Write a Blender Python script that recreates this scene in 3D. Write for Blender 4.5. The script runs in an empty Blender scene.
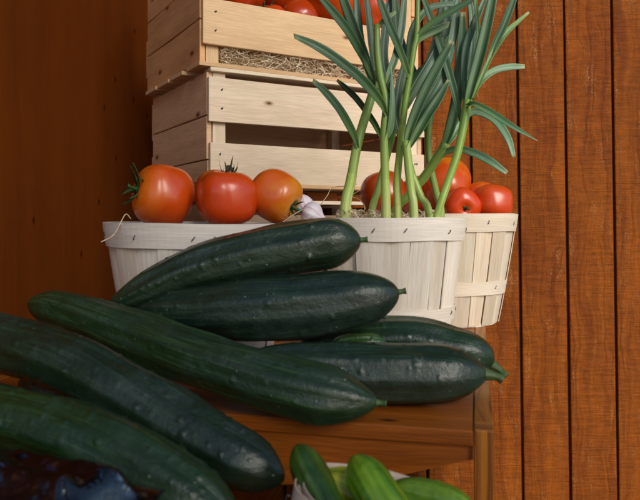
import bpy, bmesh, math, random
import numpy as np
from mathutils import Vector, Matrix, Euler, noise as mnoise

S = bpy.context.scene
COL = S.collection
R = math.radians
CZ = 0.90                      # eye height of the photographer (m)
F = 679.0                      # focal length in photo pixels (640 wide)

# ------------------------------------------------------------------ camera
cam_d = bpy.data.cameras.new("camera")
cam = bpy.data.objects.new("camera", cam_d)
COL.objects.link(cam)
cam.location = (0, 0, CZ)
cam.rotation_euler = (R(90), 0, 0)
cam_d.sensor_width = 36
cam_d.lens = F / 640 * 36
cam_d.shift_y = -31 / 640
cam_d.clip_start = 0.02
cam_d.clip_end = 200
cam_d.dof.use_dof = True
cam_d.dof.focus_distance = 0.78
cam_d.dof.aperture_fstop = 15
S.camera = cam

# ------------------------------------------------------------------ light
SUN_EL, SUN_AZ = 28.0, 152.0   # azimuth clockwise from +Y (the wall side): 142 = behind the camera, to its right
world = bpy.data.worlds.new("World")
S.world = world
world.use_nodes = True
wn = world.node_tree.nodes
sky = wn.new("ShaderNodeTexSky")
sky.sky_type = 'NISHITA'
sky.sun_disc = False
sky.sun_elevation = R(SUN_EL)
sky.sun_rotation = R(SUN_AZ)
bg = wn["Background"]
bg.inputs["Strength"].default_value = 0.055
world.node_tree.links.new(sky.outputs[0], bg.inputs[0])
sun_d = bpy.data.lights.new("sun", 'SUN')
sun_d.energy = 1.5
sun_d.angle = R(34)
sun_d.color = (1.0, 0.94, 0.85)
sun = bpy.data.objects.new("sun", sun_d)
COL.objects.link(sun)
sd = Vector((math.sin(R(SUN_AZ)) * math.cos(R(SUN_EL)), math.cos(R(SUN_AZ)) * math.cos(R(SUN_EL)), math.sin(R(SUN_EL))))
sun.rotation_euler = sd.to_track_quat('Z', 'Y').to_euler()
sun.location = sd * 4 + Vector((0, 0, 1))
S.view_settings.view_transform = 'Standard'
S.view_settings.look = 'None'
S.view_settings.gamma = 1
S.view_settings.use_curve_mapping = False
S.view_settings.exposure = 1.14
S.cycles.max_bounces = 8
S.cycles.use_denoising = True

# ------------------------------------------------------------------ helpers
def at(px, py, Y):
    """measured photo position + measured distance -> world point"""
    return Vector(((px - 320) * Y / F, Y, CZ + (219 - py) * Y / F))

def link(o, parent=None):
    COL.objects.link(o)
    if parent is not None:
        o.parent = parent
    return o

def tag(o, label=None, cat=None, group=None, kind=None):
    if label: o["label"] = label
    if cat: o["category"] = cat
    if group: o["group"] = group
    if kind: o["kind"] = kind
    return o

def empty(name, loc, label=None, cat=None, group=None, rz=0.0, rot=None):
    o = bpy.data.objects.new(name, None)
    o.empty_display_size = 0.02
    o.location = loc
    o.rotation_euler = rot if rot else (0, 0, rz)
    link(o)
    return tag(o, label, cat, group)

def mesh(name, verts, faces, mat, uvs=None, smooth=True):
    me = bpy.data.meshes.new(name)
    me.from_pydata([tuple(v) for v in verts], [], faces)
    if uvs is not None:
        ul = me.uv_layers.new(name="UVMap")
        vi = np.empty(len(me.loops), dtype=np.int32)
        me.loops.foreach_get("vertex_index", vi)
        ul.data.foreach_set("uv", np.asarray(uvs, dtype=np.float32)[vi].ravel())
    if smooth:
        me.polygons.foreach_set("use_smooth", [True] * len(me.polygons))
    me.materials.append(mat)
    me.update()
    return me

def obj(name, me, parent=None, loc=(0, 0, 0), rot=(0, 0, 0), color=None):
    o = bpy.data.objects.new(name, me)
    o.location = loc
    o.rotation_euler = rot
    if color: o.color = (*color, 1)
    return link(o, parent)

def catmull(pts, n):
    """pts: list of equal-length sequences; returns n x k array sampled evenly by chord length"""
    P = np.array(pts, dtype=float)
    if len(P) == 2:
        t = np.linspace(0, 1, n)[:, None]
        return P[0] * (1 - t) + P[1] * t
    E = np.vstack([2 * P[0] - P[1], P, 2 * P[-1] - P[-2]])
    out = []
    for i in range(1, len(E) - 2):
        p0, p1, p2, p3 = E[i - 1], E[i], E[i + 1], E[i + 2]
        for t in np.linspace(0, 1, 24, endpoint=False):
            out.append(0.5 * ((2 * p1) + (-p0 + p2) * t + (2 * p0 - 5 * p1 + 4 * p2 - p3) * t * t + (-p0 + 3 * p1 - 3 * p2 + p3) * t ** 3))
    out.append(P[-1])
    out = np.array(out)
    d = np.concatenate([[0], np.cumsum(np.linalg.norm(np.diff(out[:, :3], axis=0), axis=1))])
    s = np.linspace(0, d[-1], n)
    return np.stack([np.interp(s, d, out[:, k]) for k in range(out.shape[1])], axis=1)

def frames(C):
    """tangent / two normals along a curve (parallel transport)"""
    n = len(C)
    T = np.gradient(C, axis=0)
    T /= np.linalg.norm(T, axis=1)[:, None] + 1e-12
    a = np.array([0, 0, 1.0]) if abs(T[0][2]) < 0.8 else np.array([1.0, 0, 0])
    N = np.zeros_like(T)
    v = np.cross(T[0], a); v /= np.linalg.norm(v)
    for i in range(n):
        v = v - T[i] * np.dot(v, T[i]); v /= np.linalg.norm(v)
        N[i] = v
    B = np.cross(T, N)
    return T, N, B

def tube_mesh(name, C, rad, mat, seg=10, cap=True, disp=None):
    C = np.asarray(C); rad = np.asarray(rad)
    n = len(C)
    T, N, B = frames(C)
    ph = np.linspace(0, 2 * math.pi, seg + 1)
    L = np.concatenate([[0], np.cumsum(np.linalg.norm(np.diff(C, axis=0), axis=1))])
    rr = np.repeat(rad[:, None], seg + 1, 1)
    if disp is not None:
        d = disp(L, ph)
        d[:, -1] = d[:, 0]
        rr = rr + d
    V = C[:, None, :] + rr[..., None] * (np.cos(ph)[None, :, None] * N[:, None, :] + np.sin(ph)[None, :, None] * B[:, None, :])
    uv = np.stack(np.broadcast_arrays(L[:, None], (ph / (2 * math.pi))[None, :]), axis=-1)
    m = seg + 1
    faces = [(i * m + j, i * m + j + 1, (i + 1) * m + j + 1, (i + 1) * m + j) for i in range(n - 1) for j in range(seg)]
    V = V.reshape(-1, 3); uv = uv.reshape(-1, 2)
    if cap:
        faces.append(tuple(range(seg - 1, -1, -1)))
        faces.append(tuple((n - 1) * m + j for j in range(seg)))
    me = mesh(name, V, faces, mat, uv)
    return me

def board_mesh(name, lx, ly, lz, mat, bevel=0.0012, seed=0, bow=0.0006, segs=6):
    """a sawn board centred on its origin, slightly bowed and uneven; UV in metres, u along the longest side"""
    rng = random.Random(seed)
    bm = bmesh.new()
    bmesh.ops.create_cube(bm, size=1.0)
    for v in bm.verts:
        v.co = Vector((v.co.x * lx, v.co.y * ly, v.co.z * lz))
    dims = [lx, ly, lz]
    ax = dims.index(max(dims))
    nr = [0, 0, 0]; nr[ax] = 1
    for k in range(1, segs):
        p = [0, 0, 0]; p[ax] = dims[ax] * (k / segs - 0.5)
        bmesh.ops.bisect_plane(bm, geom=bm.verts[:] + bm.edges[:] + bm.faces[:], plane_co=p, plane_no=nr)
    sharp = [e for e in bm.edges if e.is_manifold and e.calc_face_angle(0) > 0.5]
    bmesh.ops.bevel(bm, geom=sharp, offset=bevel, segments=2, profile=0.6, affect='EDGES')
    o1, o2 = [i for i in range(3) if i != ax]
    sd_ = rng.random() * 100
    for v in bm.verts:
        t = v.co[ax] / dims[ax] * 2
        v.co[o1] += bow * (mnoise.noise(Vector((t * 1.3, sd_, 0.3 + (1.7 if v.co[o1] > 0 else 0)))))
        v.co[o2] += bow * (mnoise.noise(Vector((t * 1.1, sd_ + 9, 0.3 + (1.7 if v.co[o2] > 0 else 0)))))
    ul = bm.loops.layers.uv.new("UVMap")
    bm.normal_update()
    for f in bm.faces:
        n = [abs(c) for c in f.normal]
        k = n.index(max(n))
        rest = [i for i in range(3) if i != k]
        if ax in rest:
            a, b = ax, [i for i in rest if i != ax][0]
        else:
            a, b = rest
        for l in f.loops:
            l[ul].uv = (l.vert.co[a] + sd_ * 0.73, l.vert.co[b] + 0.37 * k + sd_ * 1.31)
    me = bpy.data.meshes.new(name)
    bm.to_mesh(me); bm.free()
    me.materials.append(mat)
    return me

def board(name, lo, hi, mat, parent=None, seed=0, bevel=0.0012, bow=0.0006, rot=(0, 0, 0), color=None, segs=6):
    lo = Vector(lo); hi = Vector(hi)
    d = hi - lo
    me = board_mesh(name, d.x, d.y, d.z, mat, bevel, seed, bow, segs)
    return obj(name, me, parent, (lo + hi) / 2, rot, color)

# ------------------------------------------------------------------ materials
class NT:
    def __init__(s, name):
        s.m = bpy.data.materials.new(name); s.m.use_nodes = True
        s.t = s.m.node_tree; s.n = s.t.nodes
        s.bsdf = s.n["Principled BSDF"]
    def new(s, typ, **kw):
        nd = s.n.new(typ)
        for k, v in kw.items():
            if hasattr(nd, k) and k not in nd.inputs: setattr(nd, k, v)
            else: nd.inputs[k].default_value = v
        return nd
    def L(s, a, b): s.t.links.new(a, b)
    def inp(s, nd, key, val):
        if hasattr(val, "node"): s.L(val, nd.inputs[key])
        else: nd.inputs[key].default_value = val
    def math(s, op, a, b=0.0, c=0.0, clamp=False):
        nd = s.n.new("ShaderNodeMath"); nd.operation = op; nd.use_clamp = clamp
        s.inp(nd, 0, a); s.inp(nd, 1, b); s.inp(nd, 2, c)
        return nd.outputs[0]
    def mapping(s, vec, scale, loc=None):
        nd = s.n.new("ShaderNodeMapping"); s.L(vec, nd.inputs[0])
        nd.inputs["Scale"].default_value = scale
        if loc is not None: s.inp(nd, "Location", loc)
        return nd.outputs[0]
    def noise(s, vec, scale=1.0, detail=3.0, rough=0.55, dist=0.0):
        nd = s.n.new("ShaderNodeTexNoise"); s.L(vec, nd.inputs["Vector"])
        nd.inputs["Scale"].default_value = scale; nd.inputs["Detail"].default_value = detail
        nd.inputs["Roughness"].default_value = rough; nd.inputs["Distortion"].default_value = dist
        return nd.outputs[0]
    def voro(s, vec, scale=1.0, feature='F1', rnd=1.0, dim='3D'):
        nd = s.n.new("ShaderNodeTexVoronoi"); s.L(vec, nd.inputs["Vector"]); nd.feature = feature; nd.voronoi_dimensions = dim
        nd.inputs["Scale"].default_value = scale; nd.inputs["Randomness"].default_value = rnd
        return nd
    def ramp(s, fac, stops, interp='LINEAR'):
        nd = s.n.new("ShaderNodeValToRGB"); s.L(fac, nd.inputs[0])
        nd.color_ramp.interpolation = interp
        e = nd.color_ramp.elements
        while len(e) < len(stops): e.new(0.5)
        for el, (p, c) in zip(e, stops):
            el.position = p
            el.color = (*c, 1) if not isinstance(c, (int, float)) else (c, c, c, 1)
        return nd.outputs[0]
    def mix(s, fac, a, b, mode='MIX'):
        nd = s.n.new("ShaderNodeMix"); nd.data_type = 'RGBA'; nd.blend_type = mode
        s.inp(nd, 0, fac)
        for k, v in ((6, a), (7, b)):
            if isinstance(v, tuple) and len(v) == 3: v = (*v, 1)
            s.inp(nd, k, v)
        return nd.outputs[2]
    def bump(s, h, strength=0.3, dist=0.001, normal=None):
        nd = s.n.new("ShaderNodeBump"); s.L(h, nd.inputs["Height"])
        nd.inputs["Strength"].default_value = strength; nd.inputs["Distance"].default_value = dist
        if normal is not None: s.L(normal, nd.inputs["Normal"])
        return nd.outputs[0]
    def uv(s):
        nd = s.n.new("ShaderNodeTexCoord"); return nd.outputs["UV"]
    def oco(s):
        nd = s.n.new("ShaderNodeTexCoord"); return nd.outputs["Object"]
    def info(s):
        return s.n.new("ShaderNodeObjectInfo")
    def rnd_uv(s):
        """UV shifted by a random amount per object, so no two boards repeat"""
        i = s.info()
        c = s.n.new("ShaderNodeCombineXYZ")
        s.L(s.math('MULTIPLY', i.outputs["Random"], 37.3), c.inputs[0])
        s.L(s.math('MULTIPLY', i.outputs["Random"], 91.7), c.inputs[1])
        s.L(s.math('MULTIPLY', i.outputs["Random"], 53.1), c.inputs[2])
        a = s.n.new("ShaderNodeVectorMath"); a.operation = 'ADD'
        s.L(s.uv(), a.inputs[0]); s.L(c.outputs[0], a.inputs[1])
        return a.outputs[0], i
    def out(s, col, rough, normal=None, spec=0.5):
        s.inp(s.bsdf, "Base Color", col); s.inp(s.bsdf, "Roughness", rough)
        if normal is not None: s.L(normal, s.bsdf.inputs["Normal"])
        s.bsdf.inputs["Specular IOR Level"].default_value = spec
        return s.m

def wood(name, light, dark, grain=55.0, along=2.2, contrast=(0.35, 0.7), rough=0.6, knots=0.0, bump=0.25, spec=0.2, tone=0.25, fibre=0.18):
    m = NT(name)
    v, i = m.rnd_uv()
    warp = m.noise(m.mapping(v, (4, 9, 1)), 1.0, 2)
    # bend the grain lines a little
    off = m.n.new("ShaderNodeCombineXYZ")
    m.L(m.math('MULTIPLY', m.math('SUBTRACT', warp, 0.5), 0.035), off.inputs[1])
    add = m.n.new("ShaderNodeVectorMath"); add.operation = 'ADD'
    m.L(v, add.inputs[0]); m.L(off.outputs[0], add.inputs[1])
    g = m.noise(m.mapping(add.outputs[0], (along, grain, 1)), 1.0, 4, 0.6, 0.4)
    fib = m.noise(m.mapping(v, (30, 900, 1)), 1.0, 3, 0.6)
    big = m.noise(m.mapping(v, (5, 14, 1)), 1.0, 3, 0.6)
    col = m.mix(m.ramp(g, [(contrast[0], 0.0), (contrast[1], 1.0)]), light, dark)
    col = m.mix(tone, col, m.ramp(big, [(0.3, tuple(c * 0.55 for c in dark)), (0.65, tuple(min(1, c * 1.12) for c in light))]))
    f2 = m.ramp(fib, [(0.25, 1 - fibre * 1.6), (0.7, 1.0)])
    col = m.mix(1.0, col, f2, 'MULTIPLY')
    if knots > 0:
        vo = m.voro(m.mapping(v, (8, 17, 1)), 1.0, 'F1', 1.0, '2D')
        kn = m.ramp(vo.outputs["Distance"], [(0.0, 1.0), (knots * 0.55, 0.85), (knots, 0.0)])
        sel = m.math('GREATER_THAN', vo.outputs["Color"], 0.66)
        kf = m.math('MULTIPLY', kn, sel)
        inner = m.math('MULTIPLY', m.ramp(vo.outputs["Distance"], [(knots * 0.15, 1.0), (knots * 0.6, 0.0)]), sel)
        col = m.mix(m.math('MULTIPLY', kf, 0.7), col, (dark[0] * 0.62, dark[1] * 0.45, dark[2] * 0.36))
        col = m.mix(inner, col, (dark[0] * 0.16, dark[1] * 0.12, dark[2] * 0.10))
    tint = m.mix(0.5, (1, 1, 1), i.outputs["Color"])
    col = m.mix(1.0, col, i.outputs["Color"], 'MULTIPLY')
    h = m.math('ADD', m.math('MULTIPLY', g, 0.7), m.math('MULTIPLY', fib, 0.5))
    return m.out(col, m.ramp(big, [(0.3, rough + 0.1), (0.7, rough - 0.08)]), m.bump(h, bump, 0.0012), spec)

M = {}
M['crate'] = wood('pale_pine', (0.80, 0.64, 0.46), (0.60, 0.42, 0.26), 30, 1.3, (0.42, 0.9), 0.62, 0.09, 0.3)
M['crate_end'] = wood('weathered_pine', (0.78, 0.51, 0.31), (0.54, 0.32, 0.18), 42, 1.8, (0.35, 0.75), 0.7, 0.12, 0.35)
M['veneer'] = wood('basket_veneer', (0.84, 0.78, 0.69), (0.68, 0.57, 0.43), 95, 2.5, (0.42, 0.85), 0.62, 0.0, 0.3, 0.3, 0.22, 0.16)
M['hoop'] = wood('basket_hoop', (0.86, 0.80, 0.72), (0.76, 0.67, 0.55), 130, 3.0, (0.42, 0.85), 0.6, 0.0, 0.3, 0.3, 0.18, 0.13)
M['bench'] = wood('stained_bench_board', (0.46, 0.124, 0.010), (0.19, 0.043, 0.004), 62, 2.4, (0.35, 0.72), 0.36, 0.08, 0.5, 0.30, 0.35, 0.30)
M['ply_edge'] = wood('plywood_edge', (0.46, 0.160, 0.016), (0.15, 0.040, 0.005), 210, 1.0, (0.4, 0.62), 0.4, 0.0, 0.4, 0.5, 0.1)
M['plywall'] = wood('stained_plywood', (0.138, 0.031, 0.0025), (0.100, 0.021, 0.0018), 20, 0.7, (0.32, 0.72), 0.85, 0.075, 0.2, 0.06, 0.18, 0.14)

def siding():
    m = NT('rough_sawn_siding')
    v, i = m.rnd_uv()
    warp = m.noise(m.mapping(v, (7, 16, 1)), 1.0, 3, 0.55)
    off = m.n.new("ShaderNodeCombineXYZ")
    m.L(m.math('MULTIPLY', m.math('SUBTRACT', warp, 0.5), 0.06), off.inputs[1])
    add = m.n.new("ShaderNodeVectorMath"); add.operation = 'ADD'
    m.L(v, add.inputs[0]); m.L(off.outputs[0], add.inputs[1])
    g = m.noise(m.mapping(add.outputs[0], (3.0, 62, 1)), 1.0, 4, 0.6, 0.5)      # vertical grain, wavy
    saw = m.noise(m.mapping(v, (360, 9, 1)), 1.0, 3, 0.65)                      # saw marks across
    saw2 = m.noise(m.mapping(v, (110, 26, 1)), 1.0, 4, 0.7)
    fine = m.noise(m.mapping(v, (230, 420, 1)), 1.0, 3, 0.7)
    big = m.noise(m.mapping(v, (4, 12, 1)), 1.0, 3, 0.6)
    col = m.mix(m.ramp(g, [(0.36, 0.0), (0.66, 1.0)]), (0.300, 0.072, 0.0034), (0.150, 0.030, 0.0016))
    col = m.mix(0.35, col, m.ramp(big, [(0.3, (0.13, 0.028, 0.0018)), (0.7, (0.37, 0.106, 0.0055))]))
    sm = m.math('MULTIPLY', m.ramp(saw, [(0.3, 0.84), (0.6, 1.0)]), m.ramp(saw2, [(0.32, 0.76), (0.6, 1.05)]))
    col = m.mix(1.0, col, sm, 'MULTIPLY')
    # worn raised fibres where the stain has rubbed off
    edge = m.ramp(g, [(0.44, 0.0), (0.5, 1.0), (0.56, 0.0)])
    fl = m.math('MULTIPLY', edge, m.ramp(fine, [(0.50, 0.0), (0.60, 1.0)]))
    fl = m.math('MULTIPLY', fl, m.ramp(m.noise(m.mapping(v, (11, 24, 1)), 1.0, 3, 0.6), [(0.52, 0.0), (0.68, 0.65)]))
    col = m.mix(fl, col, (0.62, 0.33, 0.13))
    h = m.math('ADD', m.math('MULTIPLY', g, 1.5), m.math('ADD', m.math('MULTIPLY', saw, 0.7), m.math('ADD', m.math('MULTIPLY', fine, 0.4), m.math('MULTIPLY', saw2, 0.8))))
    return m.out(col, 0.6, m.bump(h, 0.95, 0.0036), 0.16)
M['siding'] = siding()

def plain(name, col, rough=0.6, spec=0.4, var=0.25, scale=60, metal=0.0, bump=0.0):
    m = NT(name)
    n = m.noise(m.oco(), scale, 4, 0.6)
    c = m.mix(m.ramp(n, [(0.3, 1.0), (0.7, 0.0)]), col, tuple(x * (1 - var) for x in col))
    m.bsdf.inputs["Metallic"].default_value = metal
    return m.out(c, rough, m.bump(n, bump, 0.001) if bump else None, spec)
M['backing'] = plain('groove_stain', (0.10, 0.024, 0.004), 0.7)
M['nail'] = plain('dark_nail_metal', (0.06, 0.055, 0.05), 0.5, metal=0.6)
M['staple'] = plain('steel_staple', (0.16, 0.16, 0.17), 0.4, metal=0.8)
M['ground'] = plain('worn_concrete', (0.22, 0.20, 0.18), 0.85, 0.3, 0.35, 9, 0, 0.3)
M['sepal'] = plain('tomato_calyx_green', (0.045, 0.095, 0.022), 0.55, 0.4, 0.4, 200)
M['drystem'] = plain('dry_calyx', (0.05, 0.055, 0.03), 0.7, 0.3, 0.4, 200)
M['roof'] = plain('shade_board_grey', (0.16, 0.15, 0.14), 0.85, 0.2, 0.3, 20)  # grey of the added shading roof, post and beam
M['orange'] = plain('lit_wall_orange', (0.55, 0.16, 0.02), 0.5, 0.4, 0.2, 80)  # lit colour of the back wall, put on the gap block

def straw_mat():
    m = NT('wood_wool')
    i = m.info()
    n = m.noise(m.oco(), 90, 2)
    c = m.ramp(n, [(0.3, (0.48, 0.33, 0.18)), (0.5, (0.70, 0.55, 0.37)), (0.7, (0.80, 0.69, 0.53))])
    return m.out(c, 0.6, None, 0.3)
M['straw'] = straw_mat()

def tomato_mat():
    m = NT('tomato_skin')
    i = m.info()
    o = m.oco()
    sep = m.n.new("ShaderNodeSeparateXYZ"); m.L(o, sep.inputs[0])
    n = m.noise(o, 38, 3, 0.55)
    z = m.math('ADD', m.math('MULTIPLY', sep.outputs[2], 22), m.math('MULTIPLY', m.math('SUBTRACT', n, 0.5), 1.3))
    sh = m.ramp(z, [(0.1, 0.0), (0.75, 1.0)])
    red = m.mix(1.0, (0.56, 0.050, 0.0040), i.outputs["Color"], 'MULTIPLY')
    org = m.mix(1.0, (0.70, 0.205, 0.012), i.outputs["Color"], 'MULTIPLY')
    c = m.mix(m.math('MULTIPLY', sh, i.outputs["Alpha"]), red, org)
    fl = m.voro(o, 260)
    sp = m.math('MULTIPLY', m.ramp(fl.outputs["Distance"], [(0.0, 1.0), (0.16, 0.0)]), m.ramp(n, [(0.45, 0.0), (0.6, 0.35)]))
    c = m.mix(sp, c, (0.72, 0.33, 0.10))
    m.bsdf.inputs["Subsurface Weight"].default_value = 0.12
    m.bsdf.inputs["Subsurface Radius"].default_value = (0.012, 0.004, 0.002)
    m.bsdf.inputs["Subsurface Scale"].default_value = 0.4
    m.bsdf.inputs["Coat Weight"].default_value = 0.25
    m.bsdf.inputs["Coat Roughness"].default_value = 0.18
    fine = m.noise(o, 420, 2)
    return m.out(c, m.ramp(n, [(0.3, 0.22), (0.7, 0.34)]), m.bump(m.math('ADD', fine, m.math('MULTIPLY', n, 2.0)), 0.06, 0.001), 0.5)
M['tomato'] = tomato_mat()

def cucumber_mat():
    m = NT('cucumber_skin')
    i = m.info()
    v, _ = m.rnd_uv()
    o = m.oco()
    u = m.uv()
    # streaks running lengthwise: u = metres along, v = turn
    st = m.noise(m.mapping(v, (7, 26, 1)), 1.0, 4, 0.65, 0.3)
    st2 = m.noise(m.mapping(v, (26, 70, 1)), 1.0, 3, 0.6)
    mot = m.noise(o, 75, 5, 0.68)
    dark = m.mix(1.0, (0.0056, 0.0165, 0.0080), i.outputs["Color"], 'MULTIPLY')
    mid = m.mix(1.0, (0.0118, 0.0305, 0.0108), i.outputs["Color"], 'MULTIPLY')
    c = m.mix(m.ramp(m.math('ADD', m.math('MULTIPLY', st, 0.6), m.math('MULTIPLY', mot, 0.4)), [(0.38, 0.0), (0.66, 1.0)]), dark, mid)
    c = m.mix(m.math('MULTIPLY', m.ramp(st2, [(0.52, 0.0), (0.70, 1.0)]), 0.6), c, m.mix(1.0, (0.034, 0.075, 0.030), i.outputs["Color"], 'MULTIPLY'))
    fl = m.voro(o, 330)
    sp = m.math('MULTIPLY', m.ramp(fl.outputs["Distance"], [(0.0, 1.0), (0.13, 0.0)]), m.ramp(mot, [(0.5, 0.0), (0.62, 0.5)]))
    c = m.mix(sp, c, (0.22, 0.27, 0.17))
    m.bsdf.inputs["Coat Weight"].default_value = 0.14
    m.bsdf.inputs["Coat Roughness"].default_value = 0.42
    bl = m.noise(m.mapping(o, (1, 1, 1)), 26, 5, 0.7)
    c = m.mix(m.ramp(bl, [(0.5, 0.0), (0.72, 0.20)]), c, (0.070, 0.100, 0.095))      # waxy bloom
    wv = m.voro(o, 105)
    wd = m.ramp(wv.outputs["Distance"], [(0.0, 1.0), (0.14, 0.0)])
    wd = m.math('MULTIPLY', wd, m.math('GREATER_THAN', wv.outputs["Color"], 0.55))
    c = m.mix(m.math('MULTIPLY', wd, 0.45), c, (0.16, 0.21, 0.15))
    h = m.math('ADD', m.math('MULTIPLY', mot, 1.0), m.math('ADD', m.math('MULTIPLY', wd, 0.8), m.math('MULTIPLY', m.noise(o, 330, 3, 0.6), 0.45)))
    return m.out(c, m.ramp(m.math('ADD', m.math('MULTIPLY', mot, 0.5), m.math('MULTIPLY', bl, 0.5)), [(0.35, 0.25), (0.65, 0.46)]), m.bump(h, 0.50, 0.0018), 0.55)
M['cucumber'] = cucumber_mat()

def pickle_mat():
    m = NT('small_cucumber_skin')
    i = m.info(); v, _ = m.rnd_uv(); o = m.oco()
    st = m.noise(m.mapping(v, (9, 16, 1)), 1.0, 3, 0.6, 0.3)
    mot = m.noise(o, 120, 4, 0.6)
    c = m.mix(m.ramp(m.math('ADD', m.math('MULTIPLY', st, 0.7), m.math('MULTIPLY', mot, 0.3)), [(0.4, 0.0), (0.62, 1.0)]), (0.045, 0.135, 0.010), (0.19, 0.33, 0.026))
    c = m.mix(1.0, c, i.outputs["Color"], 'MULTIPLY')
    return m.out(c, 0.32, m.bump(mot, 0.2, 0.001), 0.5)
M['pickle'] = pickle_mat()
M['dark_fruit'] = plain('dark_fruit_skin', (0.016, 0.012, 0.016), 0.3, 0.5, 0.5, 90)
M['nub'] = plain('cucumber_stem_end', (0.075, 0.13, 0.035), 0.55, 0.4, 0.5, 160, 0, 0.2)

def leek_stem_mat():
    m = NT('leek_stem_skin')
    i = m.info(); v, _ = m.rnd_uv(); u = m.uv()
    sep = m.n.new("ShaderNodeSeparateXYZ"); m.L(u, sep.inputs[0])
    st = m.noise(m.mapping(v, (5, 42, 1)), 1.0, 3, 0.6)
    big = m.noise(m.mapping(v, (16, 3, 1)), 1.0, 2)
    z = m.math('ADD', m.math('MULTIPLY', sep.outputs[0], 2.9), m.math('MULTIPLY', m.math('SUBTRACT', big, 0.5), 0.5))
    c = m.ramp(z, [(0.22, (0.62, 0.70, 0.33)), (0.42, (0.42, 0.57, 0.13)), (0.70, (0.22, 0.37, 0.065)), (1.0, (0.16, 0.26, 0.06))])
    c = m.mix(1.0, c, m.ramp(st, [(0.3, 0.62), (0.65, 1.08)]), 'MULTIPLY')
    c = m.mix(1.0, c, i.outputs["Color"], 'MULTIPLY')
    m.bsdf.inputs["Subsurface Weight"].default_value = 0.08
    m.bsdf.inputs["Subsurface Radius"].default_value = (0.004, 0.006, 0.002)
    m.bsdf.inputs["Subsurface Scale"].default_value = 0.3
    return m.out(c, 0.38, m.bump(st, 0.2, 0.0008), 0.5)
M['leek_stem'] = leek_stem_mat()

def leaf_mat():
    m = NT('leek_leaf_skin')
    i = m.info(); v, _ = m.rnd_uv(); u = m.uv()
    sep = m.n.new("ShaderNodeSeparateXYZ"); m.L(u, sep.inputs[0])
    vein = m.noise(m.mapping(v, (5, 620, 1)), 1.0, 3, 0.6)
    mot = m.noise(m.mapping(v, (60, 260, 1)), 1.0, 4, 0.65)
    big = m.noise(m.mapping(v, (14, 40, 1)), 1.0, 2)
    c = m.mix(m.ramp(big, [(0.35, 0.0), (0.65, 1.0)]), (0.050, 0.122, 0.050), (0.105, 0.188, 0.104))
    c = m.mix(1.0, c, m.ramp(vein, [(0.32, 0.55), (0.68, 1.2)]), 'MULTIPLY')
    c = m.mix(m.ramp(mot, [(0.62, 0.0), (0.78, 0.5)]), c, (0.24, 0.31, 0.24))
    mid = m.math('ABSOLUTE', sep.outputs[1])
    c = m.mix(m.ramp(mid, [(0.0, 0.28), (0.0009, 0.0)]), c, (0.20, 0.29, 0.17))
    c = m.mix(1.0, c, i.outputs["Color"], 'MULTIPLY')
    yl = m.ramp(m.math('DIVIDE', sep.outputs[0], 1.0), [(0.0, 1.0), (0.045, 0.0)])
    c = m.mix(m.math('MULTIPLY', yl, 0.55), c, (0.15, 0.26, 0.055))
    tp = m.n.new("ShaderNodeUVMap"); tp.uv_map = "tip"
    ts = m.n.new("ShaderNodeSeparateXYZ"); m.L(tp.outputs[0], ts.inputs[0])
    tf = m.ramp(m.math('ADD', ts.outputs[0], m.math('MULTIPLY', mot, 0.006)), [(0.0035, 0.9), (0.0085, 0.0)])
    c = m.mix(tf, c, (0.36, 0.37, 0.17))
    return m.out(c, 0.42, m.bump(vein, 0.35, 0.0008), 0.45)
M['leaf'] = leaf_mat()

def garlic_mat():
    m = NT('garlic_paper')
    v, i = m.rnd_uv(); o = m.oco()
    st = m.noise(m.mapping(v, (9, 34, 1)), 1.0, 3, 0.6)
    c = m.ramp(st, [(0.28, (0.52, 0.38, 0.47)), (0.5, (0.72, 0.65, 0.70)), (0.7, (0.80, 0.80, 0.84))])
    return m.out(c, 0.5, m.bump(st, 0.3, 0.001), 0.4)
M['garlic'] = garlic_mat()

def plastic_mat():
    """thin clear film: mostly see-through, mirror-like where it bends away"""
    m = NT('clear_plastic')
    n = m.noise(m.oco(), 60, 3)
    nb = m.bump(n, 0.5, 0.003)
    g = m.n.new("ShaderNodeBsdfGlossy"); g.inputs["Roughness"].default_value = 0.10
    g.inputs["Color"].default_value = (0.66, 0.74, 0.84, 1); m.L(nb, g.inputs["Normal"])
    t = m.n.new("ShaderNodeBsdfTransparent"); t.inputs["Color"].default_value = (0.66, 0.68, 0.70, 1)
    f = m.n.new("ShaderNodeFresnel"); f.inputs["IOR"].default_value = 1.5; m.L(nb, f.inputs["Normal"])
    mx = m.n.new("ShaderNodeMixShader")
    m.L(m.math('ADD', m.math('MULTIPLY', f.outputs[0], 0.9), 0.02, clamp=True), mx.inputs[0])
    m.L(t.outputs[0], mx.inputs[1]); m.L(g.outputs[0], mx.inputs[2])
    m.L(mx.outputs[0], m.n["Material Output"].inputs["Surface"])
    return m.m
M['plastic'] = plastic_mat()

# ------------------------------------------------------------------ the setting
g_me = mesh('ground', [(-40, -40, 0), (40, -40, 0), (40, 40, 0), (-40, 40, 0)], [(0, 1, 2, 3)], M['ground'], smooth=False)
tag(obj('ground', g_me), kind='structure')

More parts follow.
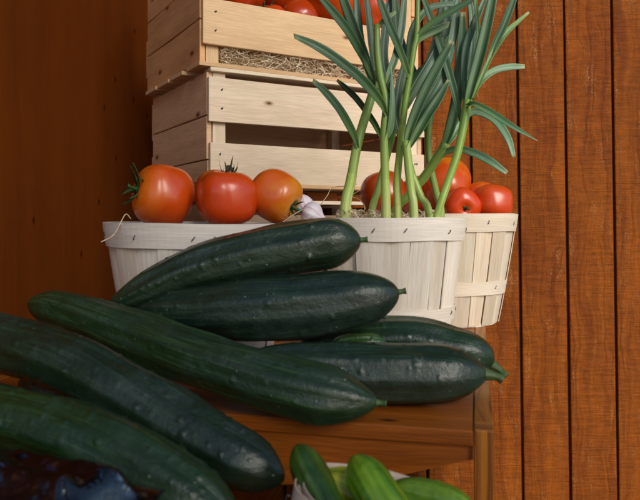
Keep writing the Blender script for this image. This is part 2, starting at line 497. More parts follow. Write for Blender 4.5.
# back wall: rough sawn boards with grooves, leaning a hair out of plumb
WY = 1.44
wall = empty('siding_wall', (0, WY, CZ), 'rough sawn orange brown wooden board wall with vertical grooves behind the right basket', 'wall', rot=(0, R(-0.8), 0))
PITCH = 0.1010
G0 = (519.5 - 320) * WY / F
wr = random.Random(5)
for k in range(-9, 14):
    x0 = G0 + k * PITCH + 0.0026
    x1 = G0 + (k + 1) * PITCH - 0.0026
    if x1 < -0.42: continue
    me = board_mesh('plank', x1 - x0, 0.014, 2.1, M['siding'], 0.0030, k + 40, 0.0011, 20)
    b = obj('plank', me, wall, ((x0 + x1) / 2, 0.007 + wr.uniform(-0.0006, 0.0006), 0.15 - 0.05))
    f = wr.uniform(0.84, 1.08)
    b.color = (f, f * wr.uniform(0.95, 1.03), f, 1)
board('backing', (-0.45, 0.0105, -0.95), (G0 + 14 * PITCH, 0.03, 1.15), M['backing'], wall, 3, 0.001, 0.0)

# left wall: smooth stained plywood running towards the viewer
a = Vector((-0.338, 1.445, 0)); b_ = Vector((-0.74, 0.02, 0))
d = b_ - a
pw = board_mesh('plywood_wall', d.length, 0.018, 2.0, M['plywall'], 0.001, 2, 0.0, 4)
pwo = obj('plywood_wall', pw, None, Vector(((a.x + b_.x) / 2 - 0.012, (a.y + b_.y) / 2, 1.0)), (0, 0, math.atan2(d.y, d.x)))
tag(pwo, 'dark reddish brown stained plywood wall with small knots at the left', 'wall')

# unseen board roof, added to keep the overhead sky light off the stall
roof = empty('shade_roof', (0, 0.5, 2.12), 'unseen board roof added to shade the produce stall from above', 'roof')
for k in range(5):
    board('shade_roof_board', (-1.4, 0.36 + k * 0.222, 0), (2.2, 0.36 + k * 0.222 + 0.218, 0.018), M['roof'], roof, 300 + k)

# unseen post and roof beam behind the viewer, added to shade the lower left
post = empty('shade_post', (0.42, -0.46, 0), 'unseen stout grey timber post added to shade the lower left of the stall', 'post')
board('post', (-0.13, -0.11, 0), (0.13, 0.11, 2.10), M['roof'], post, 401, 0.006)
board('beam', (-0.07, 0.115, 1.96), (0.07, 0.95, 2.11), M['roof'], post, 402, 0.006)

# ------------------------------------------------------------------ display bench
TZ = CZ - 0.135
ang = R(-13)
bx = Vector((math.cos(ang), math.sin(ang), 0)); by = Vector((-math.sin(ang), math.cos(ang), 0))
FR = Vector((0.1100, 0.430, TZ))             # front right corner of the top
bench = empty('display_bench', FR, 'orange brown stained wooden bench with a plywood side panel carrying the cucumbers and baskets', 'bench', rz=ang)
tb = 0.0122
# local x runs right (0 = outer right face), y away, z up (0 = top)
board('leg_post', (-tb, 0.0, -0.763), (0, 0.019, 0.0006), M['ply_edge'], bench, 10, 0.0009, 0.0, segs=8)
board('leg_post', (-0.4135, 0.0, -0.763), (-0.4005, 0.019, 0.0006), M['ply_edge'], bench, 17, 0.0009, 0.0, segs=8)
board('side_panel', (-tb, 0.0194, -0.76), (0, 0.90, 0.0006), M['ply_edge'], bench, 11, 0.0008, 0.0, segs=2)
y0 = 0.0
for k, w_ in enumerate((0.135, 0.150, 0.150, 0.150, 0.150, 0.150)):
    board('top_board', (-0.40, y0 + 0.0006, -0.0105), (-tb - 0.0004, y0 + w_ - 0.0006, 0), M['bench'], bench, 20 + k, 0.0012, 0.0006)
    y0 += w_
# front apron, lower edge cut on a slope at its right end
def apron():
    xs = [-0.40, -0.17, -0.085, -0.060, -0.030, -tb - 0.0006]
    zs = [-0.052, -0.050, -0.041, -0.034, -0.0245, -0.0195]
    V = []; Fc = []; UV = []
    for y in (0.0035, 0.0125):
        for x, z in zip(xs, zs):
            V += [(x, y, -0.0108), (x, y, z)]
            UV += [(x, 0.0), (x, z)]
    n = len(xs)
    for i in range(n - 1):
        p = 2 * i; q = 2 * n + 2 * i
        Fc += [(p, p + 1, p + 3, p + 2), (q, q + 2, q + 3, q + 1), (p + 1, q + 1, q + 3, p + 3), (p, p + 2, q + 2, q)]
    Fc += [(0, 2 * n, 2 * n + 1, 1), (2 * n - 2, 2 * n - 1, 4 * n - 1, 4 * n - 2)]
    return mesh('apron', V, Fc, M['bench'], UV, False)
obj('apron', apron(), bench)
board('side_panel', (-0.4135, 0.0194, -0.76), (-0.4005, 0.90, 0.0006), M['ply_edge'], bench, 12, 0.0008, 0.0, segs=2)

# lower shelf in front of the bench
shelf = empty('lower_shelf', (0, 0.2, CZ - 0.2545), 'dark stained lower shelf in front of the bench, under the small cucumbers', 'shelf', rz=ang)
for k in range(3):
    board('shelf_board', (-0.55, -0.10 + k * 0.105, -0.016), (0.22, -0.10 + k * 0.105 + 0.103, 0), M['bench'], shelf, 50 + k)
board('riser', (-0.42, -0.06, 0.0006), (-0.085, 0.17, 0.0575), M["bench"], shelf, 60)
for x in (-0.54, 0.19):
    board('support', (x, -0.09, -0.64), (x + 0.02, 0.2, -0.0166), M['bench'], shelf, 61)

# ------------------------------------------------------------------ crates
CY = 30.0
def crate(label, corner, z0, H, slats, ends, W=0.38, D=0.275, tint=(1, 1, 1), rail=True, floor_over=0.0, seed=0, yaw=CY, group='stacked wooden produce crates'):
    rng = random.Random(seed)
    c = empty('wooden_crate', (corner[0], corner[1], z0), label, 'crate', group, rz=R(yaw))
    t = 0.0085
    def col(a=0.06):
        f = 1 + rng.uniform(-a, a)
        return tuple(x * f for x in tint)
    for (x, y) in ((0.0005, 0.0005), (W - 0.0205, 0.0005), (0.0005, D - 0.0185), (W - 0.0205, D - 0.0185)):
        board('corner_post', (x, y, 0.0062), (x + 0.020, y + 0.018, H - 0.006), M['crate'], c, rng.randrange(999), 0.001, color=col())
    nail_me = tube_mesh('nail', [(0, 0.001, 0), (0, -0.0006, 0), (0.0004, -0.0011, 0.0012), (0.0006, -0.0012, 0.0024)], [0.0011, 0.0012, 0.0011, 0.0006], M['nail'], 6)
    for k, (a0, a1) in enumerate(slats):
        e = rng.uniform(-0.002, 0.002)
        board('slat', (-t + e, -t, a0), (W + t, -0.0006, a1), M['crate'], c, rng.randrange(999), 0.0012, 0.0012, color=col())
        for xx in (0.010, 0.0125, W - 0.010, W - 0.013):
            zz = a0 + (a1 - a0) * (0.3 if int(xx * 2000) % 2 else 0.72)
            obj('nail', nail_me, c, (xx + rng.uniform(-.002, .002), -t - 0.0002, zz), (0, rng.uniform(-1, 1), 0))
        board('slat', (-t, D + 0.0006, a0), (W + t, D + t, a1), M['crate_end'], c, rng.randrange(999), 0.0012, 0.0012, color=col())
    for k, (a0, a1) in enumerate(ends):
        e = rng.uniform(-0.0008, 0.0008)
        board('end_board', (-t + e, 0.0002, a0), (-0.0006 + e, D - 0.0002, a1), M['crate_end'], c, rng.randrange(999), 0.0012, 0.001, color=col(0.1))
        board('end_board', (W + 0.0006, 0.0002, a0), (W + t, D - 0.0002, a1), M['crate_end'], c, rng.randrange(999), 0.0012, 0.001, color=col(0.1))
    n = 4
    for k in range(n):
        ya = 0.0 - floor_over + k * (D + floor_over) / n
        yb = ya + (D + floor_over) / n - (0.006 if k else 0.02)
        board('floor_board', (-0.010 - floor_over, ya - (0.0085 if k == 0 else 0), 0.0), (W + 0.009, yb, 0.006), M['crate'], c, rng.randrange(999), 0.0008, 0.0008, color=(1.0, 0.82, 0.62) if k == 0 else col())
    if rail:
        board('top_rail', (-0.006, -t, H - 0.0056), (W + 0.006, 0.019, H), M['crate'], c, rng.randrange(999), 0.0008, 0.0008, color=(1.12, 1.18, 1.22))
        board('top_rail', (-0.006, D - 0.019, H - 0.0056), (W + 0.006, D + t, H), M['crate'], c, rng.randrange(999), 0.0008, 0.0008, color=col())
    return c

YC = 1.0
def cxy(px): return ((px - 320) * YC / F + 0.0085 * 0.87 * 0.5, YC)
zm = CZ + 0.0480
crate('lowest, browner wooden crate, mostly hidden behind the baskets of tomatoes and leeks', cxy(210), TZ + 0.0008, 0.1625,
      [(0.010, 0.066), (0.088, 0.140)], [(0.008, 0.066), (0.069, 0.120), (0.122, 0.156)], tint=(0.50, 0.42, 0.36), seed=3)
zlow = TZ + 0.0008 + 0.1625
for (u_, v_) in ((0.012, 0.010), (0.368, 0.010), (0.012, 0.265), (0.368, 0.265)):
    pass
crate('middle pale wooden crate with two wide front slats and a knot, directly above the tomatoes', cxy(210), zm, 0.1745,
      [(0.0020, 0.0640), (0.0945, 0.1600)], [(0.008, 0.0385), (0.0400, 0.1035), (0.1055, 0.1680)], tint=(1.05, 1.06, 1.08), seed=8)
zu = zm + 0.1745 + 0.0006
crate('topmost wooden crate of honey coloured slats holding tomatoes on wood wool', cxy(203), zu, 0.200,
      [(0.0335, 0.1005)], [(0.0085, 0.070), (0.072, 0.130), (0.132, 0.192)], tint=(1.02, 0.88, 0.70), rail=False, floor_over=0.004, seed=33)
# spacer blocks lift the middle crate clear of the lowest one
cr = Matrix.Rotation(R(CY), 3, 'Z')
co = Vector((*cxy(210), 0))
sp_i = 0
for (u_, v_, lab) in ((0.010, 0.004, 'left front'), (0.352, 0.004, 'right front'), (0.010, 0.25, 'left rear'), (0.352, 0.25, 'right rear')):
    p = co + cr @ Vector((u_, v_, 0))
    me = board_mesh('spacer_block', 0.02, 0.02, zm - zlow - 0.001, M['crate_end'], 0.0008, 5, 0.0)
    o = obj('spacer_block', me, None, (p.x, p.y, (zm + zlow) / 2), (0, 0, R(CY)))
    tag(o, 'small wooden spacer block under the %s corner of the middle crate' % lab, 'wood block', 'spacer blocks between the crates')
p = at(321, 197.5, 1.17)
me = board_mesh('lit_wall_block', 0.052, 0.02, 0.0165, M['orange'], 0.001, 9, 0.0003)  # added block in place of the lit wall glimpsed through the gap
o = obj('lit_wall_block', me, None, (p.x, p.y, zlow + 0.0085), (0, 0, R(8)))
tag(o, 'small orange block standing in for the lit wall seen through the gap under the middle crate', 'wood block')

# ------------------------------------------------------------------ baskets
def ring_band(name, prof_r, z0, z1, th, mat, a0=0.0, a1=2 * math.pi, seg=72, wob=0.0, seed=0, bulge=0.0):
    """a thin bent-wood hoop; prof_r(z) gives its inner radius. Ends overlap by running slightly past a full turn"""
    V = []; UV = []; Fc = []
    n = seg + 1
    rows = [(z0, 0), (z0, th), ((z0 + z1) / 2, th + bulge), (z1, th), (z1, 0), ((z0 + z1) / 2, 0)]
    m = len(rows)
    for i in range(n):
        a = a0 + (a1 - a0) * i / seg
        lift = th * max(0.0, (i / seg - 0.9) / 0.1) if a1 - a0 > 2 * math.pi else 0.0
        wz = wob * mnoise.noise(Vector((math.cos(a) * 1.6, math.sin(a) * 1.6, seed)))
        wr_ = wob * 0.7 * mnoise.noise(Vector((math.cos(a) * 2.1, math.sin(a) * 2.1, seed + 7)))
        for (z, dr) in rows:
            r = prof_r(z) + dr + lift + wr_
            V.append((r * math.cos(a), r * math.sin(a), z + wz))
            UV.append((a * prof_r(z1), z + dr))
    for i in range(n - 1):
        for k in range(m):
            p, q = i * m + k, i * m + (k + 1) % m
            Fc.append((p, p + m, q + m, q))
    Fc.append(tuple(range(m))); Fc.append(tuple((n - 1) * m + k for k in range(m - 1, -1, -1)))
    return mesh(name, V, Fc, mat, UV, False)

def basket(label, loc, Rt, Rb, H, n, seed, rim=0.0205, band=(0.036, 0.052), rot=0.0, tint=(1, 1, 1), group='round wood veneer baskets', tilt=(0, 0), th=0.0017):
    rng = random.Random(seed)
    b = empty('veneer_basket', loc, label, 'basket', group, rot=(tilt[0], tilt[1], rot))
    def rad(z):
        t = z / H
        return Rb + (Rt - Rb) * (t + 0.16 * t * (1 - t))
    ws = [rng.uniform(0.75, 1.25) for _ in range(n)]
    tot = sum(ws); a = 0.0
    for k in range(n):
        wd = ws[k] / tot * 2 * math.pi
        mid = a + wd / 2; a += wd
        lay = (k % 2) * 0.0011 + rng.uniform(0, 0.0006)
        ex = rng.choice((-0.020, -0.013, -0.006, 0.012))
        skew = rng.uniform(-0.035, 0.035)
        V = []; UV = []; Fc = []
        na, nz = 5, 8
        warp = rng.uniform(-0.0018, 0.0018)
        for s in (0, 1):
            for iz in range(nz):
                z = 0.0015 + (H - 0.003 - rng.uniform(0, 0.0004)) * iz / (nz - 1)
                for ia in range(na):
                    u = ia / (na - 1) - 0.5
                    ang_ = mid + u * (wd + (ex if s == s else 0)) + skew * (z / H - 0.5)
                    r = rad(z) + lay + (0.0011 if s else 0) + warp * math.sin(u * 3) - abs(u) * 0.0006
                    V.append((r * math.cos(ang_), r * math.sin(ang_), z))
                    UV.append((z, u * wd * Rt))
        q = na * nz
        for iz in range(nz - 1):
            for ia in range(na - 1):
                p = iz * na + ia
                Fc.append((p + 1, p, p + na, p + na + 1))
                Fc.append((q + p, q + p + 1, q + p + na + 1, q + p + na))
            p = iz * na
            Fc.append((p, q + p, q + p + na, p + na))
            p = iz * na + na - 1
            Fc.append((q + p, p, p + na, q + p + na))
        for ia in range(na - 1):
            p = ia
            Fc.append((p, p + 1, q + p + 1, q + p))
            p = (nz - 1) * na + ia
            Fc.append((p + 1, p, q + p, q + p + 1))
        f = rng.uniform(0.86, 1.07); w = rng.uniform(-0.09, 0.03)
        st = obj('stave', mesh('stave', V, Fc, M['veneer'], UV, False), b, color=(tint[0] * f, tint[1] * f * (1 + w * 0.5), tint[2] * f * (1 + w)))
    obj('rim_hoop', ring_band('rim_hoop', lambda z: rad(z) + 0.0024 + th * 0.2, H - rim, H + 0.0012, th, M['hoop'], 0.4, 0.4 + 2 * math.pi + 0.25, 90, 0.0012, seed, 0.0003), b, color=tint)
    obj('inner_hoop', ring_band('inner_hoop', lambda z: rad(z) - 0.0022, H - rim * 0.8, H + 0.0004, th * 0.95, M['hoop'], 2.4, 2.4 + 2 * math.pi + 0.2, 90, 0.0010, seed + 3), b, color=tuple(c * 0.95 for c in tint))
    obj('lower_hoop', ring_band('lower_hoop', lambda z: rad(z) + 0.0029, band[0], band[1], 0.0012, M['hoop'], 1.9, 1.9 + 2 * math.pi + 0.22, 90, 0.0016, seed + 5), b, color=tint)
    # floor
    V = [(0, 0, 0.004)] + [(Rb * 1.01 * math.cos(t), Rb * 1.01 * math.sin(t), 0.004) for t in np.linspace(0, 2 * math.pi, 33)[:-1]]
    V += [(0, 0, 0.0)] + [(Rb * 1.01 * math.cos(t), Rb * 1.01 * math.sin(t), 0.0) for t in np.linspace(0, 2 * math.pi, 33)[:-1]]
    Fc = [(0, 1 + i, 1 + (i + 1) % 32) for i in range(32)] + [(33, 34 + (i + 1) % 32, 34 + i) for i in range(32)] + [(1 + i, 34 + i, 34 + (i + 1) % 32, 1 + (i + 1) % 32) for i in range(32)]
    obj('base', mesh('base', V, Fc, M['veneer'], [(v[0], v[1]) for v in V], False), b)
    # staples
    SC = 0.8
    C = [(-0.0012, 0.002, -0.0022), (-0.0012, -0.0006, -0.0022), (-0.0005, -0.0009, -0.0006), (0.0006, -0.0009, 0.0008), (0.0012, -0.0006, 0.0022), (0.0012, 0.002, 0.0022)]
    sme = tube_mesh('staple', [tuple(c * SC for c in q) for q in C], [0.00048] * 6, M['staple'], 6)
    ns = 13
    for k in range(ns):
        for (zz, off) in ((H - rim * 0.5, 0.0050), (sum(band) / 2, 0.0042)):
            t = (k + rng.uniform(-0.38, 0.38)) * 2 * math.pi / ns + (0.2 if off < 0.0045 else 0)
            r = rad(zz) + off
            obj('staple', sme, b, (r * math.cos(t), r * math.sin(t), zz + rng.uniform(-0.002, 0.002)), (0, rng.uniform(-0.55, 0.35), t + math.pi / 2))
    return b, rad

BH = 0.1335
bL = Vector((-0.1150, 0.660, TZ + 0.0006))
bM = Vector((0.0700, 0.730, TZ + 0.0006))
bR = Vector((0.1640, 0.905, TZ + 0.0006))
basket('left veneer basket heaped with big orange red tomatoes, beside the plywood wall', bL, 0.0880, 0.066, 0.1300, 19, 4, rim=0.0205, band=(0.034, 0.049), rot=0.3, tint=(0.92, 0.90, 0.92), tilt=(R(0.4), R(0.3)))
basket('middle white veneer basket with the standing green leeks', bM, 0.0812, 0.064, 0.1345, 18, 11, rim=0.0215, band=(0.031, 0.045), rot=1.1, tint=(1.10, 1.08, 1.05))
basket('right veneer basket of tomatoes at the bench end, tan staves showing', bR, 0.0915, 0.068, 0.1395, 18, 23, rim=0.0210, band=(0.040, 0.057), rot=0.75, tint=(1.0, 0.93, 0.83))

# ------------------------------------------------------------------ tomatoes
def tomato_mesh(Rr, squash, lobes, amp, seed):
    rng = random.Random(seed)
    nt, npn = 26, 40
    ph0 = rng.random() * 6.28
    am = [amp * rng.uniform(0.5, 1.3) for _ in range(lobes)]
    V = []; Fc = []
    for i in range(nt + 1):
        th = math.pi * i / nt
        for j in range(npn):
            ph = 2 * math.pi * j / npn
            s = math.sin(th)
            up = max(0, math.cos(th))
            lob = math.cos(lobes * (ph + ph0))
            k = (1 + amp * lob * (0.25 + 0.9 * up) * s + 0.5 * amp * math.cos(2 * ph + ph0 * 3))
            # boxy shoulders
            rr = Rr * k * (1 + 0.10 * math.sin(2 * th) ** 2)
            x = rr * s * math.cos(ph); y = rr * s * math.sin(ph)
            z = Rr * squash * math.cos(th) * (1 + 0.06 * math.sin(2 * th) ** 2)
            q = (math.hypot(x, y) / Rr)
            z -= (0.20 * Rr * math.exp(-(q / 0.26) ** 2)) if th < 1.5 else (-0.06 * Rr * math.exp(-(q / 0.2) ** 2))
            n_ = mnoise.noise(Vector((x, y, z)) * 30 + Vector((seed, 0, 0)))
            f = 1 + 0.018 * n_ + 0.035 * mnoise.noise(Vector((x, y, z)) / Rr * 1.1 + Vector((0, seed * 3.1, 0)))
            V.append((x * f, y * f, z * f))
    for i in range(nt):
        for j in range(npn):
            Fc.append((i * npn + j, (i + 1) * npn + j, (i + 1) * npn + (j + 1) % npn, i * npn + (j + 1) % npn))
    return mesh('skin', V, Fc, M['tomato'])

def calyx_mesh(r, seed, n=6, dry=False, up=0.5, peg=0.010):
    rng = random.Random(seed)
    V = []; Fc = []
    for k in range(n):
        a = 2 * math.pi * k / n + rng.uniform(-0.3, 0.3)
        L = r * rng.uniform(0.75, 1.25); w0 = r * (0.13 if dry else 0.2)
        curl = up * rng.uniform(0.3, 1.4); tw = rng.uniform(-0.5, 0.5)
        base = len(V)
        for i in range(7):
            t = i / 6
            rr = L * (t if not dry else t * (1 - 0.45 * t))
            z = r * 0.15 + L * curl * (t ** 1.6) * (0.9) - 0.1 * L * math.sin(math.pi * t)
            aa = a + tw * t * t
            w = w0 * (1 - t ** 1.5) + 0.00025
            cx_, sx_ = math.cos(aa), math.sin(aa)
            for s, dz in ((-1, 0.0004), (0, -0.0003), (1, 0.0004), (0, -0.0011)):
                V.append((rr * cx_ - s * w * sx_, rr * sx_ + s * w * cx_, z + dz))
        for i in range(6):
            p = base + i * 4
            for q in range(4):
                Fc.append((p + q, p + (q + 1) % 4, p + 4 + (q + 1) % 4, p + 4 + q))
        Fc.append(tuple(base + 24 + q for q in range(4)))
    b0 = len(V); seg = 7
    for i, (z, rr, dx) in enumerate(((0, 0.0022, 0), (peg * 0.5, 0.0015, 0.0005), (peg * 0.9, 0.0017, 0.002), (peg, 0.0020, 0.0025))):
        for j in range(seg):
            V.append((rr * math.cos(6.283 * j / seg) + dx, rr * math.sin(6.283 * j / seg), z + r * 0.1))
    for i in range(3):
        for j in range(seg):
            Fc.append((b0 + i * seg + j, b0 + i * seg + (j + 1) % seg, b0 + (i + 1) * seg + (j + 1) % seg, b0 + (i + 1) * seg + j))
    Fc.append(tuple(b0 + 3 * seg + j for j in range(seg)))
    return mesh('calyx', V, Fc, M['drystem'] if dry else M['sepal'])

def tomato(label, px, py, Y, rpx, axis=(0, 0, 1), squash=0.82, lobes=5, amp=0.05, seed=0, col=(1, 1, 1), orange=0.6, calyx=None, group=None, spin=0.0, rxy=None, pos=None):
    p = pos if pos is not None else at(px, py, Y)
    r = rpx * Y / F if rpx else rxy
    q = Vector(axis).normalized().to_track_quat('Z', 'Y')
    t = bpy.data.objects.new('tomato', None); t.empty_display_size = 0.02
    t.location = p; t.rotation_euler = (q @ Euler((0, 0, spin)).to_quaternion()).to_euler()
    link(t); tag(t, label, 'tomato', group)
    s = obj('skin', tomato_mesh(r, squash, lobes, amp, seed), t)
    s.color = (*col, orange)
    if calyx:
        c = obj('calyx', calyx_mesh(r * calyx.get('r', 0.45), seed + 1, calyx.get('n', 6), calyx.get('dry', False), calyx.get('up', 0.5), calyx.get('peg', 0.01)), t, (0, 0, r * squash * 0.80))
    return t

GL = 'tomatoes heaped in the left basket'
GR = 'tomatoes in the right basket'
GU = 'tomatoes in the top crate'
tomato('large orange red tomato leftmost in the left basket, green calyx facing the plywood wall', 163, 195.5, 0.640, 31.5, (-0.84, -0.48, 0.22), 0.94, 5, 0.035, 1, (1.0, 1.3, 1.0), 0.42, dict(r=0.68, n=7, up=0.5), GL, 0.4)
tomato('squarish deep red tomato at the centre front of the left basket, dried stem on top', 227, 198, 0.625, 30.5, (0.02, -0.10, 1), 0.92, 4, 0.058, 2, (1.0, 1.0, 1.0), 0.16, dict(r=0.55, n=5, dry=True, up=0.75, peg=0.008), GL, 0.75)
tomato('plain round orange tomato at the right of the left basket beside the garlic', 275.5, 195.5, 0.640, 25.5, (0.70, -0.30, -0.45), 1.0, 5, 0.02, 3, (1.08, 2.1, 1.6), 0.55, dict(r=0.42, n=6, up=0.5), GL)
tomato('orange tomato almost hidden behind the squarish deep red one', 222, 195, 0.705, 28, (0.35, 0.1, 0.9), 0.85, 5, 0.05, 4, (1.0, 1.2, 1.0), 0.8, dict(r=0.45, n=5, dry=True, up=1.2), GL)
tomato('tomato buried low in the left basket under the heaped ones', 0, 0, 0, 0, (0.2, 0.3, 0.9), 0.85, 5, 0.04, 5, (1, 1, 1), 0.3, None, GL, pos=bL + Vector((-0.03, 0.005, 0.066)), rxy=0.031)
tomato('second tomato buried low in the left basket, at its right', 0, 0, 0, 0, (0.2, 0.3, 0.9), 0.85, 5, 0.04, 6, (1, 1, 1), 0.3, None, GL, pos=bL + Vector((0.036, -0.012, 0.068)), rxy=0.030)

tomato('tall orange red tomato standing highest in the right basket behind the leeks', 446, 184, 0.925, 23.5, (0.3, 0.5, 0.6), 1.12, 5, 0.03, 11, (1.0, 1.4, 1.0), 0.7, None, GR)
tomato('glossy bright red tomato at the front of the right basket, calyx towards the rim', 461.5, 206.5, 0.870, 19.0, (0.06, -0.80, -0.12), 0.85, 4, 0.05, 12, (1.05, 0.9, 1.1), 0.1, dict(r=0.25, n=5, up=0.15, peg=0.005), GR)
tomato('pinkish red ribbed tomato at the right rim of the right basket', 492, 203, 0.880, 20.0, (0.1, 0.15, 1), 0.92, 4, 0.05, 13, (1.0, 1.1, 1.6), 0.15, dict(r=0.25, n=5, dry=True, up=0.3, peg=0.004), GR)
tomato('orange red tomato tucked behind the pinkish ribbed one', 481, 200, 0.925, 19.0, (0.2, 0.3, 1), 0.9, 5, 0.04, 14, (1.0, 1.2, 1.0), 0.4, None, GR)
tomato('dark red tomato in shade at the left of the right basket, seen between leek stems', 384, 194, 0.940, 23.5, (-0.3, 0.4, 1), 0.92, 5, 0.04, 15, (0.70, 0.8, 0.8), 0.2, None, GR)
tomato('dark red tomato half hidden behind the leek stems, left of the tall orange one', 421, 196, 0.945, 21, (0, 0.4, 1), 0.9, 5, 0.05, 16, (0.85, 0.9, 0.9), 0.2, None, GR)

up_list = [
    ('deep red tomato at the left end of the top crate', 233, -8, 1.075, 23, 0.10, (1, 0.9, 1), None),
    ('small bright red tomato with green calyx peeping over the top crate slat', 268, 24, 1.105, 20, 0.05, (1, 1, 1), dict(r=0.5, n=6, up=0.5)),
    ('deep red tomato behind the small one with the green calyx', 290, -6, 1.19, 25, 0.15, (0.9, 0.9, 1), None),
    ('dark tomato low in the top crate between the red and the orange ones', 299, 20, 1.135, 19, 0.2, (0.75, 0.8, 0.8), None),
    ('big glossy orange red tomato in the top crate behind the leek tips', 331, 0, 1.172, 28, 0.35, (1, 1.35, 1), None),
    ('orange red tomato at the right of the big one in the top crate', 374, 14, 1.205, 23, 0.3, (1, 1.2, 1), None),
    ('tomato at the right end of the top crate behind the leek leaves', 398, 32, 1.225, 19, 0.3, (0.9, 1.0, 1), None),
    ('tomato at the left rear of the top crate', 252, -10, 1.20, 23, 0.3, (0.9, 1, 1), None),
    ('tomato at the centre rear of the top crate', 318, -26, 1.25, 22, 0.3, (1, 1, 1), None),
    ('tomato at the right rear of the top crate', 345, -25, 1.25, 25, 0.4, (1, 1.1, 1), None),
]
for k, (lab, px, py, Y, rp, orr, cc, cal) in enumerate(up_list):
    rg = random.Random(k + 70)
    ax = (rg.uniform(-0.4, 0.2), -0.4, 1) if cal else (rg.uniform(-0.7, 0.7), rg.uniform(0, 1), rg.uniform(0.2, 1))
    tomato(lab, px, py, Y, rp, ax, rg.uniform(0.82, 0.95), 5, 0.04, 80 + k, cc, orr, cal, GU)

# ------------------------------------------------------------------ garlic
def garlic(label, p, r, axis):
    q = Vector(axis).normalized().to_track_quat('Z', 'Y')
    g = empty('garlic_bulb', p, label, 'garlic', 'garlic bulbs between the baskets')
    g.rotation_euler = q.to_euler()
    prof = [(0.05, -0.72), (0.4, -0.74), (0.78, -0.55), (0.98, -0.15), (0.97, 0.2), (0.75, 0.58), (0.42, 0.88), (0.24, 1.15), (0.17, 1.5)]
    P = catmull([(a_, z_, 0) for a_, z_ in prof], 28)
    V = []; UV = []; Fc = []; n = 48
    for i, (a_, z_, _) in enumerate(P):
        for j in range(n + 1):
            ph = 2 * math.pi * j / n
            t = max(0, 1 - abs(z_) * 0.8)
            k = 1 + 0.075 * t * (abs(math.cos(ph * 4)) - 0.6)
            V.append((a_ * r * k * math.cos(ph), a_ * r * k * math.sin(ph), z_ * r)); UV.append((i * r * 0.08, j / n))
    for i in range(len(P) - 1):
        for j in range(n):
            p_ = i * (n + 1) + j
            Fc.append((p_, p_ + 1, p_ + n + 2, p_ + n + 1))
    obj('bulb', mesh('bulb', V, Fc, M['garlic'], UV), g)
    C = [(0, 0, 1.42 * r), (0.02 * r, 0, 1.8 * r), (0.12 * r, 0.05 * r, 2.2 * r)]
    obj('neck', tube_mesh('neck', catmull(C, 8), np.linspace(0.165, 0.19, 8) * r, M['garlic'], 12), g)
garlic('pinkish white garlic bulb lying between the tomato basket and the leeks', at(311.5, 213.5, 0.664), 0.0118, (0.75, -0.2, -0.35))
garlic('second pale garlic bulb partly hidden by the plain orange tomato', at(302, 205, 0.690), 0.0115, (-0.35, 0.3, 1))

# ------------------------------------------------------------------ cucumbers
GC = 'large dark green cucumbers piled on the bench'
def cucumber(label, pts, col=(1, 1, 1), seed=0, e0=0.9, e1=1.1, nub=1, warts=60, wh=0.0011, mat='cucumber', group=GC, name='cucumber', nr=230, seg=96, stem=None, cat='cucumber', rib=0.00055):
    """pts: (px, py, distance, radius in px)"""
    rng = np.random.default_rng(seed)
    W = [(*at(px, py, Y), rp * Y / F) for px, py, Y, rp in pts]
    A = catmull(W, nr)
    C, rad = A[:, :3], A[:, 3]
    L = np.concatenate([[0], np.cumsum(np.linalg.norm(np.diff(C, axis=0), axis=1))])
    rm = rad.mean()
    # re-sample with rings packed at both ends
    tt = np.linspace(0, math.pi, nr)
    s = np.concatenate([[0], (0.75 * (1 - np.cos(tt)) / 2 + 0.25 * tt / math.pi)[1:]]) * L[-1]
    C = np.stack([np.interp(s, L, C[:, k]) for k in range(3)], 1); rad = np.interp(s, L, rad)
    L = s
    d0 = np.clip(L / (e0 * 2 * rm), 0, 1); d1 = np.clip((L[-1] - L) / (e1 * 2 * rm), 0, 1)
    rad = rad * np.power(np.clip(1 - (1 - d0) ** 2.2, 0, 1), 0.5) * np.power(np.clip(1 - (1 - d1) ** 2.2, 0, 1), 0.5)
    rad = np.maximum(rad, 0.0004)
    wp = [(rng.uniform(0.05, 0.95) * L[-1], rng.uniform(0, 2 * math.pi), rng.uniform(0.4, 1.2) * wh, rng.uniform(0.0010, 0.0017)) for _ in range(int(warts * 1.9))]
    p1, p2, p3 = rng.uniform(0, 6, 3)
    def disp(L_, ph):
        env = np.clip(np.minimum(L_, L_[-1] - L_) / (2.0 * rm), 0, 1)[:, None]
        g = rib * (np.cos(9 * ph + p1)[None, :] + 0.6 * np.cos(5 * ph + p2)[None, :]) * env
        g = g + 0.0009 * env * np.sin(L_ * 42 + p3)[:, None] * np.cos(2 * ph + p1)[None, :]
        g = g + 0.0006 * env * np.sin(L_ * 95 + p1)[:, None] * np.cos(3 * ph + p2 + L_[:, None] * 20)
        for (l0, a0, h_, r_) in wp:
            da = np.angle(np.exp(1j * (ph - a0))) * rm
            g = g + h_ * np.exp(-((L_[:, None] - l0) ** 2 + da[None, :] ** 2) / (r_ ** 2)) * env
        return g
    base = C[nr // 2].copy(); base[2] -= rad[nr // 2]
    c = empty(name, Vector(base), label, cat, group)
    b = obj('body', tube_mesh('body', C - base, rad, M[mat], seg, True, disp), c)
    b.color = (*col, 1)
    if nub:
        T = C[-1] - C[-6]; T /= np.linalg.norm(T)
        if stem is None:
            P = [C[-1] - T * 0.003, C[-1] + T * 0.002, C[-1] + T * 0.0055]; rr = [0.0033, 0.0020, 0.0026]
        else:
            e = np.array(at(*stem)); P = [C[-1] - T * 0.004, C[-1] + (e - C[-1]) * 0.5 + np.array([0, 0, 0.0006]), e]; rr = [0.0054, 0.0031, 0.0035]
        A = catmull([(*(p - base), q) for p, q in zip(P, rr)], 10)
        obj('stem_end', tube_mesh('stem_end', A[:, :3], A[:, 3], M['nub'], 12), c)
    return c

